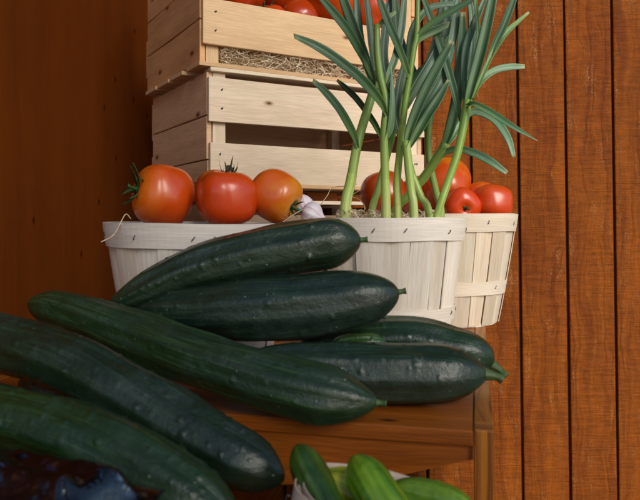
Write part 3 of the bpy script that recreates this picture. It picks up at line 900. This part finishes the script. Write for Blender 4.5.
cucumber('uppermost dark cucumber leaning up against the baskets, its blunt end under the leeks',
         [(106, 309, 0.548, 13), (150, 289, 0.550, 19), (200, 269, 0.552, 23.5), (270, 252, 0.553, 27), (330, 243, 0.553, 25.5), (361, 240, 0.552, 20)], (1.05, 0.98, 0.95), 1, 1.3, 0.75, warts=50)
cucumber('thick blue black cucumber second from the top, pointing right in front of the white basket',
         [(128, 311, 0.560, 20), (190, 313, 0.545, 27), (250, 310, 0.532, 31.5), (310, 306, 0.527, 31.5), (360, 299, 0.525, 29), (399, 292, 0.524, 24)], (0.85, 0.88, 1.12), 2, 1.0, 0.85, warts=55)
cucumber('dark cucumber at the back right, its green stem hooked over the bench end',
         [(300, 345, 0.560, 20), (360, 345, 0.558, 26), (410, 345, 0.556, 27.5), (450, 352, 0.553, 26), (478, 357, 0.549, 23), (494, 366, 0.547, 15)], (0.95, 1.15, 0.95), 3, 0.9, 0.8, warts=35, stem=(506, 376.5, 0.541))
cucumber('fat blue green cucumber lying lowest on the bench, stem pointing right past the edge',
         [(235, 368, 0.505, 22), (290, 371, 0.502, 27), (350, 373, 0.500, 30.5), (410, 373.5, 0.498, 31), (455, 374, 0.496, 28), (488, 374, 0.494, 19)], (0.95, 0.98, 1.15), 4, 0.9, 0.95, warts=40, stem=(503, 380, 0.491))
cucumber('pale green cucumber tip peeping between the two right cucumbers',
         [(330, 347, 0.535, 10), (360, 344, 0.534, 11), (385, 342, 0.534, 9)], (2.2, 2.6, 1.2), 44, 0.8, 0.8, nub=0, warts=8)
cucumber('long mid green cucumber slanting across the pile from upper left to the bench edge',
         [(29, 303, 0.545, 15), (70, 313, 0.535, 20.5), (140, 338, 0.512, 25), (220, 367, 0.482, 28), (300, 390, 0.457, 29.5), (345, 399, 0.4485, 26), (378, 403, 0.444, 17)], (1.15, 1.28, 0.95), 5, 0.8, 1.0, warts=70, rib=0.0006)
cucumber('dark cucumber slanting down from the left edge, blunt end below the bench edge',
         [(-60, 330, 0.490, 26), (0, 341, 0.472, 27), (70, 364, 0.448, 30), (140, 402, 0.425, 31.5), (210, 443, 0.402, 31), (255, 466, 0.390, 28), (284, 480, 0.384, 20)], (0.75, 0.82, 0.9), 6, 0.9, 0.75, nub=0, warts=90, wh=0.0013)  # skin tint lowered to stand in for shade at the lower left
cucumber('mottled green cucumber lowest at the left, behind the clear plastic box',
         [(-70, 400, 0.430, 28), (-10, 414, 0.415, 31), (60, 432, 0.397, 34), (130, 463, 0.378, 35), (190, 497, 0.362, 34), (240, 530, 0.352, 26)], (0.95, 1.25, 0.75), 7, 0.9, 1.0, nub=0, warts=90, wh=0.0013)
cucumber('short dark cucumber end in deep shade under the slanting cucumbers at the left',
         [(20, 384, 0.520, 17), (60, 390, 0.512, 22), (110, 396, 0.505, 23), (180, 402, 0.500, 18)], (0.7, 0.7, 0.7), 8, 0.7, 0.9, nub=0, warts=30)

# ------------------------------------------------------------------ leeks
GK = 'leeks standing in the middle basket'
def ribbon(name, pts, widths, mat, base, fold=0.35, roll=(0, 0), th=0.0009, tip='cut', n=34, skew=0.0):
    A = catmull([(*at(*p), w * 1.02 * p[2] / F) for p, w in zip(pts, widths)], n)
    C, W = A[:, :3], A[:, 3] * (1 - 0.38 * np.clip((np.linspace(0, 1, n) - 0.72) / 0.28, 0, 1) ** 1.6)
    T = np.gradient(C, axis=0); T /= np.linalg.norm(T, axis=1)[:, None]
    ss = np.array([-1, -0.66, -0.33, 0, 0.33, 0.66, 1.0])
    L = np.concatenate([[0], np.cumsum(np.linalg.norm(np.diff(C, axis=0), axis=1))])
    V = []; UV = []; TP = []
    m = len(ss)
    seedv = sum(p[0] for p in pts)
    for side in (0, 1):
        for i in range(n):
            v = Vector((-C[i][0], -C[i][1], CZ - C[i][2])).normalized()
            t = Vector(T[i])
            s = t.cross(v).normalized()
            ro = R(roll[0] + (roll[1] - roll[0]) * i / (n - 1)) + 0.12 * mnoise.noise(Vector((i * 0.15, seedv, 0)))
            s = (Matrix.Rotation(ro, 3, t) @ s)
            nrm = s.cross(t)
            w = W[i] / 2
            fo = fold * (1 - 0.45 * i / (n - 1)) + 0.75 * math.exp(-i / (n - 1) * 11)
            for q in ss:
                u = abs(q)
                along = skew * q * w * max(0, (i / (n - 1) - 0.8) / 0.2)
                pnt = Vector(C[i]) + s * (q * w * math.cos(fo)) + nrm * ((u - 0.35) * w * math.sin(fo)) + t * along
                if side: pnt -= nrm * (th * (1.0 - 0.6 * u))
                V.append(pnt - base); UV.append((L[i], q * w)); TP.append((L[-1] - L[i], 0.0))
    q0 = n * m
    Fc = []
    for i in range(n - 1):
        for k in range(m - 1):
            p = i * m + k
            Fc.append((p, p + 1, p + m + 1, p + m)); Fc.append((q0 + p + 1, q0 + p, q0 + p + m, q0 + p + m + 1))
        p = i * m; Fc.append((q0 + p, p, p + m, q0 + p + m))
        p = i * m + m - 1; Fc.append((p, q0 + p, q0 + p + m, p + m))
    for k in range(m - 1):
        Fc.append((k + 1, k, q0 + k, q0 + k + 1))
        p = (n - 1) * m + k
        Fc.append((p, p + 1, q0 + p + 1, q0 + p))
    me = mesh(name, V, Fc, mat, UV)
    ul = me.uv_layers.new(name="tip")
    vi = np.empty(len(me.loops), dtype=np.int32)
    me.loops.foreach_get("vertex_index", vi)
    ul.data.foreach_set("uv", np.asarray(TP, dtype=np.float32)[vi].ravel())
    return me

def leek(label, stem, r0, r1, leaves, col=(1, 1, 1)):
    """stem: (px,py,Y) points from the rim up; leaves: dict(pts, w, col, fold, roll)"""
    p0 = at(*stem[0]); p1 = at(*stem[1])
    foot = p0 + (p0 - p1).normalized() * 0.085
    foot.x = bM.x + (foot.x - bM.x) * 0.75; foot.y = bM.y + (foot.y - bM.y) * 0.75
    foot.z = TZ + 0.012
    k = empty('leek', foot, label, 'leek', GK)
    pts = [foot] + [at(*s) for s in stem]
    rr = [r0 * 1.12] + list(np.linspace(r0, r1, len(stem)))
    A = catmull([(*(p - foot), r * stem[min(max(i - 1, 0), len(stem) - 1)][2] / F) for i, (p, r) in enumerate(zip(pts, rr))], 46)
    s = obj('stem', tube_mesh('stem', A[:, :3], A[:, 3], M['leek_stem'], 16), k); s.color = (*col, 1)
    srg = random.Random(int(stem[0][0] * 7))
    top = 0.80 if leaves else 0.5
    for q, (f0, f1, gr) in enumerate(((0.10, srg.uniform(0.50, 0.62), 1.10), (0.10, srg.uniform(0.36, 0.44), 1.17))):
        i0, i1 = int(f0 * 45), int(f1 * 45)
        rad_ = A[i0:i1 + 1, 3] * gr; rad_[-1] *= 0.955; rad_[-2] *= 0.99
        sh = obj('sheath', tube_mesh('sheath', A[i0:i1 + 1, :3], rad_, M['leek_stem'], 16, False), k)
        f_ = 1.02 + 0.05 * q
        sh.color = (col[0] * f_, col[1] * f_, col[2] * f_ * 0.9, 1)
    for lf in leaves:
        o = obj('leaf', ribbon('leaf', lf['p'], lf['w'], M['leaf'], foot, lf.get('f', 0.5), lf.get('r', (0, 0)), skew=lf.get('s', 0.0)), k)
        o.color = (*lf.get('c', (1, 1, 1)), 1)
    return k

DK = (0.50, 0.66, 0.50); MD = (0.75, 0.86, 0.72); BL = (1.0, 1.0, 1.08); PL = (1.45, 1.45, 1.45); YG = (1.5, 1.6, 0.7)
leek('leftmost leek, leaning right with one short leaf bent back over the crate slat',
     [(345, 219, 0.690), (351, 180, 0.692), (358, 142, 0.695), (368, 108, 0.70), (379, 72, 0.71)], 5.0, 4.3, [
     dict(p=[(357.5, 148, 0.690), (353, 134, 0.685), (341, 112, 0.675), (326, 93, 0.668), (313, 81, 0.665)], w=[6, 9, 9.5, 9, 8], c=DK, f=0.55, r=(20, 30), s=0.5),
     dict(p=[(382, 138, 0.700), (374, 122, 0.71), (358, 100, 0.715), (346, 88, 0.72), (337, 80, 0.722)], w=[6, 7, 7, 7, 5], c=(0.36, 0.44, 0.40), f=0.4, r=(-20, -30)),
     dict(p=[(374, 92, 0.702), (372, 76, 0.70), (362, 48, 0.695), (351, 20, 0.69), (338, -16, 0.685)], w=[7, 10, 11, 11, 10], c=BL, f=0.45, r=(-25, -10)),
     dict(p=[(383, 96, 0.705), (372, 74, 0.700), (358, 48, 0.690), (345, 27, 0.680), (316, -8, 0.665)], w=[6, 8, 9, 9.5, 9], c=DK, f=0.5, r=(15, 20)),
     dict(p=[(377, 84, 0.71), (372, 50, 0.715), (369, 20, 0.72), (365, -14, 0.725)], w=[6, 8, 8, 7], c=(0.45, 0.5, 0.5), f=0.4, r=(30, 30)),
     ])
leek('leek with the longest leaf arching far left across the top crate',
     [(386, 220, 0.665), (385, 175, 0.665), (384, 135, 0.666), (386, 104, 0.668), (380, 75, 0.670), (377, 48, 0.672), (377, 25, 0.674)], 4.5, 3.2, [
     dict(p=[(386, 116, 0.664), (381, 103, 0.660), (365, 83, 0.650), (342, 63, 0.640), (318, 47, 0.632), (294, 36, 0.628)], w=[7, 10, 11, 10.5, 10, 8], c=DK, f=0.5, r=(15, 25), s=0.6),
     dict(p=[(385, 140, 0.664), (390, 128, 0.663), (392, 108, 0.663), (392, 86, 0.664), (391, 66, 0.665)], w=[7, 8, 7, 5, 1.5], c=BL, f=0.5, r=(20, 40)),
     dict(p=[(378, 26, 0.674), (382, 22, 0.673), (388, 17, 0.672), (396, 12, 0.672)], w=[4, 5, 5, 4], c=PL, f=0.4),
     dict(p=[(384, 90, 0.672), (390, 72, 0.675), (396, 55, 0.678), (401, 30, 0.682), (405, -10, 0.686)], w=[6, 8, 8, 8, 7], c=BL, f=0.45, r=(-10, 20)),
     ], (1.0, 0.98, 0.9))
leek('slender leek with a bare pale green stalk reaching the top of the photo',
     [(398, 220, 0.680), (397, 185, 0.680), (400, 150, 0.681), (405, 105, 0.683), (410, 74, 0.685), (414, 48, 0.687), (417, 32, 0.688), (417.5, -14, 0.692)], 3.6, 2.7, [
     dict(p=[(409, 80, 0.684), (406, 68, 0.681), (397, 44, 0.675), (387, 20, 0.670), (376, -10, 0.665)], w=[6, 8, 8.5, 8.5, 8], c=DK, f=0.5, r=(20, 20)),
     dict(p=[(414, 46, 0.687), (420, 38, 0.690), (434, 31, 0.695), (450, 24, 0.70)], w=[5, 7.5, 8, 8], c=PL, f=0.35, r=(0, 20)),
     dict(p=[(416, 40, 0.687), (424, 30, 0.684), (440, 18, 0.680), (468, 2, 0.675), (480, -8, 0.672)], w=[5, 7, 7.5, 7, 6], c=MD, f=0.5, r=(-20, -20)),
     dict(p=[(404, 112, 0.684), (410, 98, 0.69), (420, 80, 0.695), (432, 60, 0.70), (443, 38, 0.705)], w=[6, 9, 9, 8.5, 8], c=BL, f=0.35, r=(20, 20)),
     ], (1.0, 1.0, 0.75))
leek('straight leek whose broad olive leaves fan up to the right from a low joint',
     [(414, 220, 0.668), (411, 190, 0.668), (408, 160, 0.669), (406, 141, 0.670)], 4.5, 4.2, [
     dict(p=[(406.5, 148, 0.668), (410, 130, 0.668), (420, 103, 0.668), (434, 74, 0.668), (452, 41, 0.668)], w=[9, 11, 12, 11.5, 9], c=(0.8, 0.88, 0.7), f=0.55, r=(-25, -15)),
     dict(p=[(408, 152, 0.672), (416, 136, 0.673), (428, 115, 0.676), (440, 96, 0.68), (449, 80, 0.682)], w=[7, 11, 12, 10, 6], c=(0.7, 0.82, 0.62), f=0.55, r=(-30, -20)),
     dict(p=[(407, 146, 0.675), (424, 110, 0.685), (442, 78, 0.692), (452, 40, 0.698), (460, -14, 0.70)], w=[8, 9, 9.5, 9, 8], c=BL, f=0.4, r=(20, 10)),
     ])
leek('thick leek tilted across the others, one wide upright blue green leaf',
     [(391, 221, 0.735), (408, 196, 0.725), (425, 176, 0.715), (440, 153, 0.705), (446, 143, 0.702)], 4.4, 5.0, [
     dict(p=[(443, 150, 0.702), (450, 130, 0.700), (457, 100, 0.698), (460, 70, 0.696), (462, 40, 0.695), (463, 12, 0.694)], w=[12, 13, 13, 12, 11, 8], c=(0.8, 0.92, 0.82), f=0.6, r=(-15, 10)),
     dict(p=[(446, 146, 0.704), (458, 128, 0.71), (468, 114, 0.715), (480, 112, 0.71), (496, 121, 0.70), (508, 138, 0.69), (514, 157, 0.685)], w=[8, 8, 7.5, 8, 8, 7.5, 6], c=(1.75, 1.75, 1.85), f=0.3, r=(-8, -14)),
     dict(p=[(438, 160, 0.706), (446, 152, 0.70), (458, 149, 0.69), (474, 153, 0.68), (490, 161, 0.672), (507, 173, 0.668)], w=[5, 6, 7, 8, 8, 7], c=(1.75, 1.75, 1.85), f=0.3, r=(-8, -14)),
     dict(p=[(447, 140, 0.706), (452, 118, 0.71), (460, 90, 0.715), (470, 60, 0.72), (472, 20, 0.725), (468, -10, 0.725)], w=[8, 8, 8, 8, 8, 7], c=(0.7, 0.8, 0.75), f=0.4, r=(20, 20)),
     ])
leek('rightmost tall leek leaning right, its leaves crossing the board wall',
     [(436, 220, 0.662), (447, 185, 0.665), (457, 155, 0.668), (463, 128, 0.670), (468, 100, 0.672)], 3.8, 4.6, [
     dict(p=[(466, 112, 0.670), (472, 86, 0.670), (480, 56, 0.670), (487, 26, 0.670), (495, -14, 0.670)], w=[10, 13, 14, 13, 12], c=(0.95, 1.05, 0.85), f=0.75, r=(-20, -10)),
     dict(p=[(462, 128, 0.675), (456, 100, 0.682), (448, 70, 0.69), (437, 36, 0.70), (421, -8, 0.712)], w=[5, 8, 9, 8.5, 7], c=(0.62, 0.76, 0.6), f=0.5, r=(15, 20)),
     dict(p=[(466, 108, 0.676), (464, 76, 0.684), (467, 44, 0.69), (480, 10, 0.694), (488, -8, 0.696)], w=[5, 7, 8, 7, 6], c=(0.75, 0.88, 0.8), f=0.5, r=(-15, 0)),
     dict(p=[(472, 100, 0.672), (482, 76, 0.674), (492, 54, 0.676), (506, 33, 0.678), (529, 12, 0.68)], w=[5, 5, 6, 6, 4], c=YG, f=0.4),
     dict(p=[(484, 74, 0.676), (494, 46, 0.676), (505, 22, 0.675), (517, -10, 0.674)], w=[4, 8, 8.5, 8], c=DK, f=0.55, r=(10, 10)),
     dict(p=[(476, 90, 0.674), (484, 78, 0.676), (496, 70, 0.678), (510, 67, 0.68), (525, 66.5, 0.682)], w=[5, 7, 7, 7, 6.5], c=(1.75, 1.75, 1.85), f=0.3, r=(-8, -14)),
     dict(p=[(467, 106, 0.668), (474, 104, 0.66), (490, 112, 0.65), (512, 126, 0.64), (538, 141, 0.635)], w=[6, 7, 7.5, 6, 1], c=(0.95, 1.15, 1.0), f=0.5, r=(-25, -15)),
     dict(p=[(470, 96, 0.674), (476, 60, 0.68), (478, 30, 0.685), (474, -12, 0.69)], w=[6, 6, 5, 4], c=(1.1, 1.2, 0.6), f=0.5, r=(10, 20)),
     ], (0.95, 0.98, 0.85))
leek('thin leek behind, its stalk crossing low between the tomatoes',
     [(441, 220, 0.755), (436, 192, 0.755), (430, 165, 0.755), (428, 140, 0.755), (430, 110, 0.755)], 3.6, 3.4, [
     dict(p=[(429, 130, 0.755), (432, 100, 0.755), (440, 70, 0.755), (446, 40, 0.755), (448, -12, 0.755)], w=[7, 10, 11, 10, 9], c=(0.5, 0.58, 0.6), f=0.4, r=(10, 10)),
     dict(p=[(430, 112, 0.756), (436, 92, 0.758), (446, 66, 0.76), (453, 30, 0.762), (457, -10, 0.764)], w=[6, 10, 11, 11, 10], c=(0.85, 0.95, 1.0), f=0.45, r=(-20, 0)),
     dict(p=[(429, 118, 0.754), (420, 90, 0.750), (408, 62, 0.745), (398, 34, 0.74), (394, -10, 0.735)], w=[6, 9, 10, 10, 9], c=(0.55, 0.66, 0.62), f=0.45, r=(10, 20)),
     dict(p=[(428, 140, 0.757), (424, 110, 0.76), (424, 80, 0.765), (436, 40, 0.77), (444, -10, 0.77)], w=[7, 9, 9, 8, 8], c=(0.6, 0.7, 0.7), f=0.4, r=(10, 10)),
     ], (0.75, 0.8, 0.7))
leek('short leek stalk leaning left, crossing behind the straight one',
     [(430, 220, 0.690), (421, 197, 0.692), (412, 174, 0.695), (406, 150, 0.70)], 4.0, 3.6, [
     dict(p=[(407, 156, 0.70), (402, 140, 0.705), (396, 116, 0.71), (398, 90, 0.715), (404, 60, 0.72)], w=[6, 9, 9, 8, 5], c=(0.55, 0.65, 0.55), f=0.5, r=(10, 20)),
     ])
leek('thin leek stalk leaning right, just behind the longest leaved one',
     [(371, 220, 0.715), (377, 193, 0.716), (386, 160, 0.718), (395, 125, 0.72), (402, 95, 0.722)], 3.5, 3.2, [
     dict(p=[(399, 110, 0.722), (404, 88, 0.724), (409, 66, 0.726), (413, 30, 0.73), (430, 8, 0.733), (462, 3, 0.735)], w=[6, 9, 9, 8, 7, 6], c=BL, f=0.4, r=(-10, -20)),
     dict(p=[(401, 100, 0.723), (416, 76, 0.728), (434, 58, 0.735), (452, 36, 0.74), (464, 14, 0.745)], w=[6, 8, 8, 8, 6], c=(0.9, 1.0, 0.95), f=0.4, r=(20, 10)),
     dict(p=[(398, 112, 0.721), (388, 92, 0.722), (370, 68, 0.724), (360, 40, 0.726), (356, -10, 0.728)], w=[6, 8, 9, 9, 8], c=(0.5, 0.6, 0.56), f=0.4, r=(-10, 10)),
     dict(p=[(396, 124, 0.722), (392, 96, 0.728), (384, 60, 0.733), (386, 25, 0.737), (392, -12, 0.74)], w=[6, 8, 9, 9, 8], c=(0.5, 0.58, 0.6), f=0.4, r=(10, 20)),
     ], (0.9, 0.95, 0.85))

# ------------------------------------------------------------------ wood wool
def strands(name, n, gen, label, seed, r=0.00055, segs=16, group=None):
    rng = random.Random(seed)
    V = []; Fc = []
    for k in range(n):
        C = gen(rng, segs)
        T, N, B = frames(np.array(C))
        w1, w2 = r * rng.uniform(0.8, 1.7), r * rng.uniform(0.35, 0.7)
        b0 = len(V)
        for i in range(len(C)):
            for a_ in (0, 2.09, 4.19):
                V.append(np.array(C[i]) + N[i] * w1 * math.cos(a_) + B[i] * w2 * math.sin(a_))
        for i in range(len(C) - 1):
            for q in range(3):
                Fc.append((b0 + i * 3 + q, b0 + i * 3 + (q + 1) % 3, b0 + (i + 1) * 3 + (q + 1) % 3, b0 + (i + 1) * 3 + q))
    o = obj(name, mesh(name, V, Fc, M['straw'], smooth=False))
    return tag(o, label, 'wood wool', group, 'stuff')

def curly(rng, segs, p, step=0.006, curl=0.7, flat=1.0, bounds=None):
    d = Vector((rng.gauss(0, 1), rng.gauss(0, 1), rng.gauss(0, 0.5))).normalized()
    ax = Vector((rng.gauss(0, 1), rng.gauss(0, 1), rng.gauss(0, 1.5))).normalized()
    C = []
    k = rng.uniform(-curl, curl)
    for i in range(segs):
        C.append(tuple(p))
        d = (Matrix.Rotation(k + rng.gauss(0, 0.25), 3, ax) @ d).normalized()
        k += rng.gauss(0, 0.12); k = max(-curl, min(curl, k))
        q = p + Vector((d.x, d.y, d.z * flat)) * step
        if bounds is not None:
            l, r_ = bounds
            for a_ in range(3):
                if q[a_] < l[a_] or q[a_] > r_[a_]:
                    d[a_] *= -1
                    q[a_] = min(max(q[a_], l[a_]), r_[a_])
        p = q
    return C

co_u = Vector((*cxy(203), zu))
def gen_crate(rng, segs):
    if rng.random() < 0.62:      # packed behind the front gap
        lo, hi = (0.024, -0.004, 0.007), (0.355, 0.024, 0.042)
    else:
        lo, hi = (0.024, 0.0, 0.007), (0.355, 0.26, 0.075)
    p = Vector([rng.uniform(l, h) for l, h in zip(lo, hi)])
    C = curly(rng, segs, p, 0.0062, 0.75, 0.8, (lo, hi))
    return [tuple(co_u + cr @ Vector(c)) for c in C]
strands('wood_wool', 850, gen_crate, 'pale curly wood wool bulging under the front slat of the topmost crate', 4)

def gen_basket(centre, rad_, z0, z1):
    def g(rng, segs):
        a_ = rng.uniform(0, 6.283); q = rad_ * math.sqrt(rng.random())
        p = centre + Vector((q * math.cos(a_), q * math.sin(a_), rng.uniform(z0, z1)))
        lo = centre + Vector((-rad_, -rad_, z0 - 0.004)); hi = centre + Vector((rad_, rad_, z1 + 0.006))
        return curly(rng, segs, p, 0.0055, 0.8, 0.7, (lo, hi))
    return g
strands('wood_wool', 150, gen_basket(bL + Vector((0, 0, 0)), 0.056, 0.10, 0.122), 'wood wool nest under the tomatoes of the left basket', 7)
strands('wood_wool', 170, gen_basket(bM, 0.052, 0.118, 0.138), 'wood wool packed round the leek stems', 8)
strands('wood_wool', 90, gen_basket(bR, 0.058, 0.11, 0.130), 'wood wool nest under the tomatoes of the right basket', 9)

def wisp(label, pts, r=0.00042):
    A = catmull([tuple(at(*p)) for p in pts], 26)
    base = Vector(A[0])
    o = obj('wood_wool_strand', tube_mesh('wood_wool_strand', A - A[0], np.full(26, r), M['straw'], 5), None, base)
    tag(o, label, 'wood wool', 'loose wood wool strands')
wisp('single pale strand hanging over the left end of the left basket rim', [(131, 219, 0.60), (126, 214, 0.595), (121, 222, 0.588), (117, 230, 0.582), (111, 237, 0.578), (101, 242, 0.575)])
wisp('pale strand curling up in the gap behind the garlic', [(318, 208, 0.70), (327, 196, 0.70), (332, 188, 0.705), (345, 186, 0.71), (357, 184, 0.715)])
wisp('pale looped strand between the leftmost leek and the next one', [(349, 205, 0.70), (356, 213, 0.70), (365, 209, 0.70), (360, 200, 0.705), (352, 196, 0.705), (360, 190, 0.71)])
wisp('pale strand lying over the rim beside the plain orange tomato', [(283, 222, 0.580), (290, 217, 0.585), (298, 212, 0.59), (304, 209, 0.60)])

# ------------------------------------------------------------------ small basket with pickling cucumbers
bP = Vector((0.012, 0.344, CZ - 0.2500))
basket('small pale veneer basket in the foreground filled with small bright green cucumbers', bP, 0.0470, 0.038, 0.1070, 16, 31, th=0.0007, rim=0.016, band=(0.03, 0.042), rot=0.2, tint=(0.9, 0.80, 0.74), tilt=(0, R(13)))
GP = 'small green cucumbers in the foreground basket'
cucumber('leftmost small dark green cucumber standing tip up in the foreground basket', [(297, 445, 0.368, 13), (305, 463, 0.362, 16.5), (318, 490, 0.352, 18), (333, 525, 0.340, 18), (346, 560, 0.33, 14)], (0.26, 0.34, 0.5), 21, 0.7, 0.8, 0, 22, 0.0006, 'pickle', GP, 'small_cucumber', 70, 36)
cucumber('pale lime cucumber behind the two standing ones in the foreground basket', [(318, 474, 0.380, 14), (345, 489, 0.377, 22), (390, 504, 0.374, 22), (420, 516, 0.37, 14)], (4.0, 2.3, 2.0), 22, 0.7, 0.8, 0, 18, 0.0006, 'pickle', GP, 'small_cucumber', 70, 36)
cucumber('plump bright green cucumber standing in the middle of the foreground basket', [(353, 456, 0.362, 14), (364, 474, 0.356, 20), (380, 500, 0.346, 23), (402, 535, 0.336, 23), (420, 570, 0.328, 17)], (1.05, 1.10, 0.75), 23, 0.6, 0.8, 0, 24, 0.0007, 'pickle', GP, 'small_cucumber', 80, 40)
cucumber('flat lying green cucumber at the right of the foreground basket', [(385, 492, 0.372, 14), (415, 498, 0.368, 18), (450, 506, 0.362, 18), (480, 516, 0.356, 12)], (1.1, 1.05, 0.85), 24, 0.7, 0.8, 0, 18, 0.0006, 'pickle', GP, 'small_cucumber', 70, 36)

# ------------------------------------------------------------------ clear plastic box of small fruit, bottom left
def shell(name, rows, wx, wy, th, mat, rr=0.014):
    """thin rounded-rectangle shell; rows: (inset, z) from one edge to the centre"""
    def loop(ins, z):
        out = []
        hx, hy = wx / 2 - ins, wy / 2 - ins
        r_ = max(0.003, rr - ins * 0.4)
        for (cx_, cy_, a0) in ((hx - r_, hy - r_, 0), (-hx + r_, hy - r_, 90), (-hx + r_, -hy + r_, 180), (hx - r_, -hy + r_, 270)):
            for k in range(6):
                t = R(a0 + k * 18)
                out.append((cx_ + r_ * math.cos(t), cy_ + r_ * math.sin(t), z))
        return out
    V = []; Fc = []; m = 24
    for ins, z in rows: V += loop(ins, z)
    n = len(rows)
    for ins, z in rows: V += [(x, y, zz - th) for (x, y, zz) in loop(ins + th * 0.7, z)]
    for s in (0, 1):
        o_ = s * n * m
        for i in range(n - 1):
            for j in range(m):
                a_, b_ = o_ + i * m + j, o_ + i * m + (j + 1) % m
                f = (a_, b_, b_ + m, a_ + m)
                Fc.append(f if s == 0 else f[::-1])
        f = tuple(o_ + (n - 1) * m + j for j in range(m))
        Fc.append(f if s == 0 else f[::-1])
    for j in range(m):
        Fc.append((j, n * m + j, n * m + (j + 1) % m, (j + 1) % m))
    return mesh(name, V, Fc, mat, smooth=False)
pb = at(5, 500, 0.325)
boxz = CZ - 0.1742 - 0.006
clam = empty('plastic_box', (pb.x - 0.022, 0.312, boxz), 'clear plastic lidded box of small dark fruit at the bottom left corner', 'plastic box', rot=(R(13), 0, R(-24)))
obj('tray', shell('tray', [(0.0, 0.036), (0.004, 0.0365), (0.006, 0.034), (0.012, 0.004), (0.016, 0.001), (0.04, 0.001)], 0.17, 0.12, 0.0007, M['plastic']), clam)
def lid_mesh():
    """domed lid with pressed ribs and a crumpled top"""
    nx, ny, wx, wy = 96, 68, 0.172, 0.122
    V = []; Fc = []
    for side in (0, 1):
        for i in range(nx + 1):
            for j in range(ny + 1):
                u, v = i / nx * 2 - 1, j / ny * 2 - 1
                e = min((1 - abs(u)) * wx / 2, (1 - abs(v)) * wy / 2)
                t = min(1, max(0, (e - 0.006) / 0.010)); t = t * t * (3 - 2 * t)
                z = 0.0385 + 0.019 * t
                rib = 0.5 + 0.5 * math.cos(v * wy / 2 * 2 * math.pi / 0.024)
                z += t * 0.0065 * rib ** 2 * min(1, max(0, (e - 0.016) / 0.006))
                p = Vector((u * wx * 14, v * wy * 14, 3.0))
                z += (0.0042 * mnoise.noise(p * 1.2) + 0.0012 * mnoise.noise(p * 4.5)) * (0.25 + t)
                V.append((u * wx / 2, v * wy / 2, z - side * 0.0006))
    m = ny + 1; q = (nx + 1) * m
    for i in range(nx):
        for j in range(ny):
            p = i * m + j
            Fc.append((p, p + m, p + m + 1, p + 1)); Fc.append((q + p, q + p + 1, q + p + m + 1, q + p + m))
    for i in range(nx):
        p = i * m; Fc.append((p, q + p, q + p + m, p + m))
        p = i * m + ny; Fc.append((q + p, p, p + m, q + p + m))
    for j in range(ny):
        p = j; Fc.append((q + p, p, p + 1, q + p + 1))
        p = nx * m + j; Fc.append((p, q + p, q + p + 1, p + 1))
    return mesh('lid', V, Fc, M['plastic'])
obj('lid', lid_mesh(), clam)
fr = random.Random(2)
cm = Euler((R(13), 0, R(-24))).to_matrix()
fru_me = tomato_mesh(0.0118, 0.95, 5, 0.015, 400)
fru_me.materials.clear(); fru_me.materials.append(M['dark_fruit'])
for lay in range(2):
    for ix in range(6):
        for iy in range(4):
            l_ = Vector((-0.064 + ix * 0.0252 + lay * 0.004 + fr.uniform(-.0015, .0015), -0.039 + iy * 0.0255 + fr.uniform(-.0015, .0015), 0.0135 + lay * 0.0215 + fr.uniform(0, 0.002)))
            o = obj('fruit', fru_me, None, cm @ l_ + clam.location, (fr.uniform(0, 6), fr.uniform(0, 6), fr.uniform(0, 6)))
            tag(o, 'small dark fruit packed inside the clear plastic box', 'fruit', 'fruit in the plastic box')
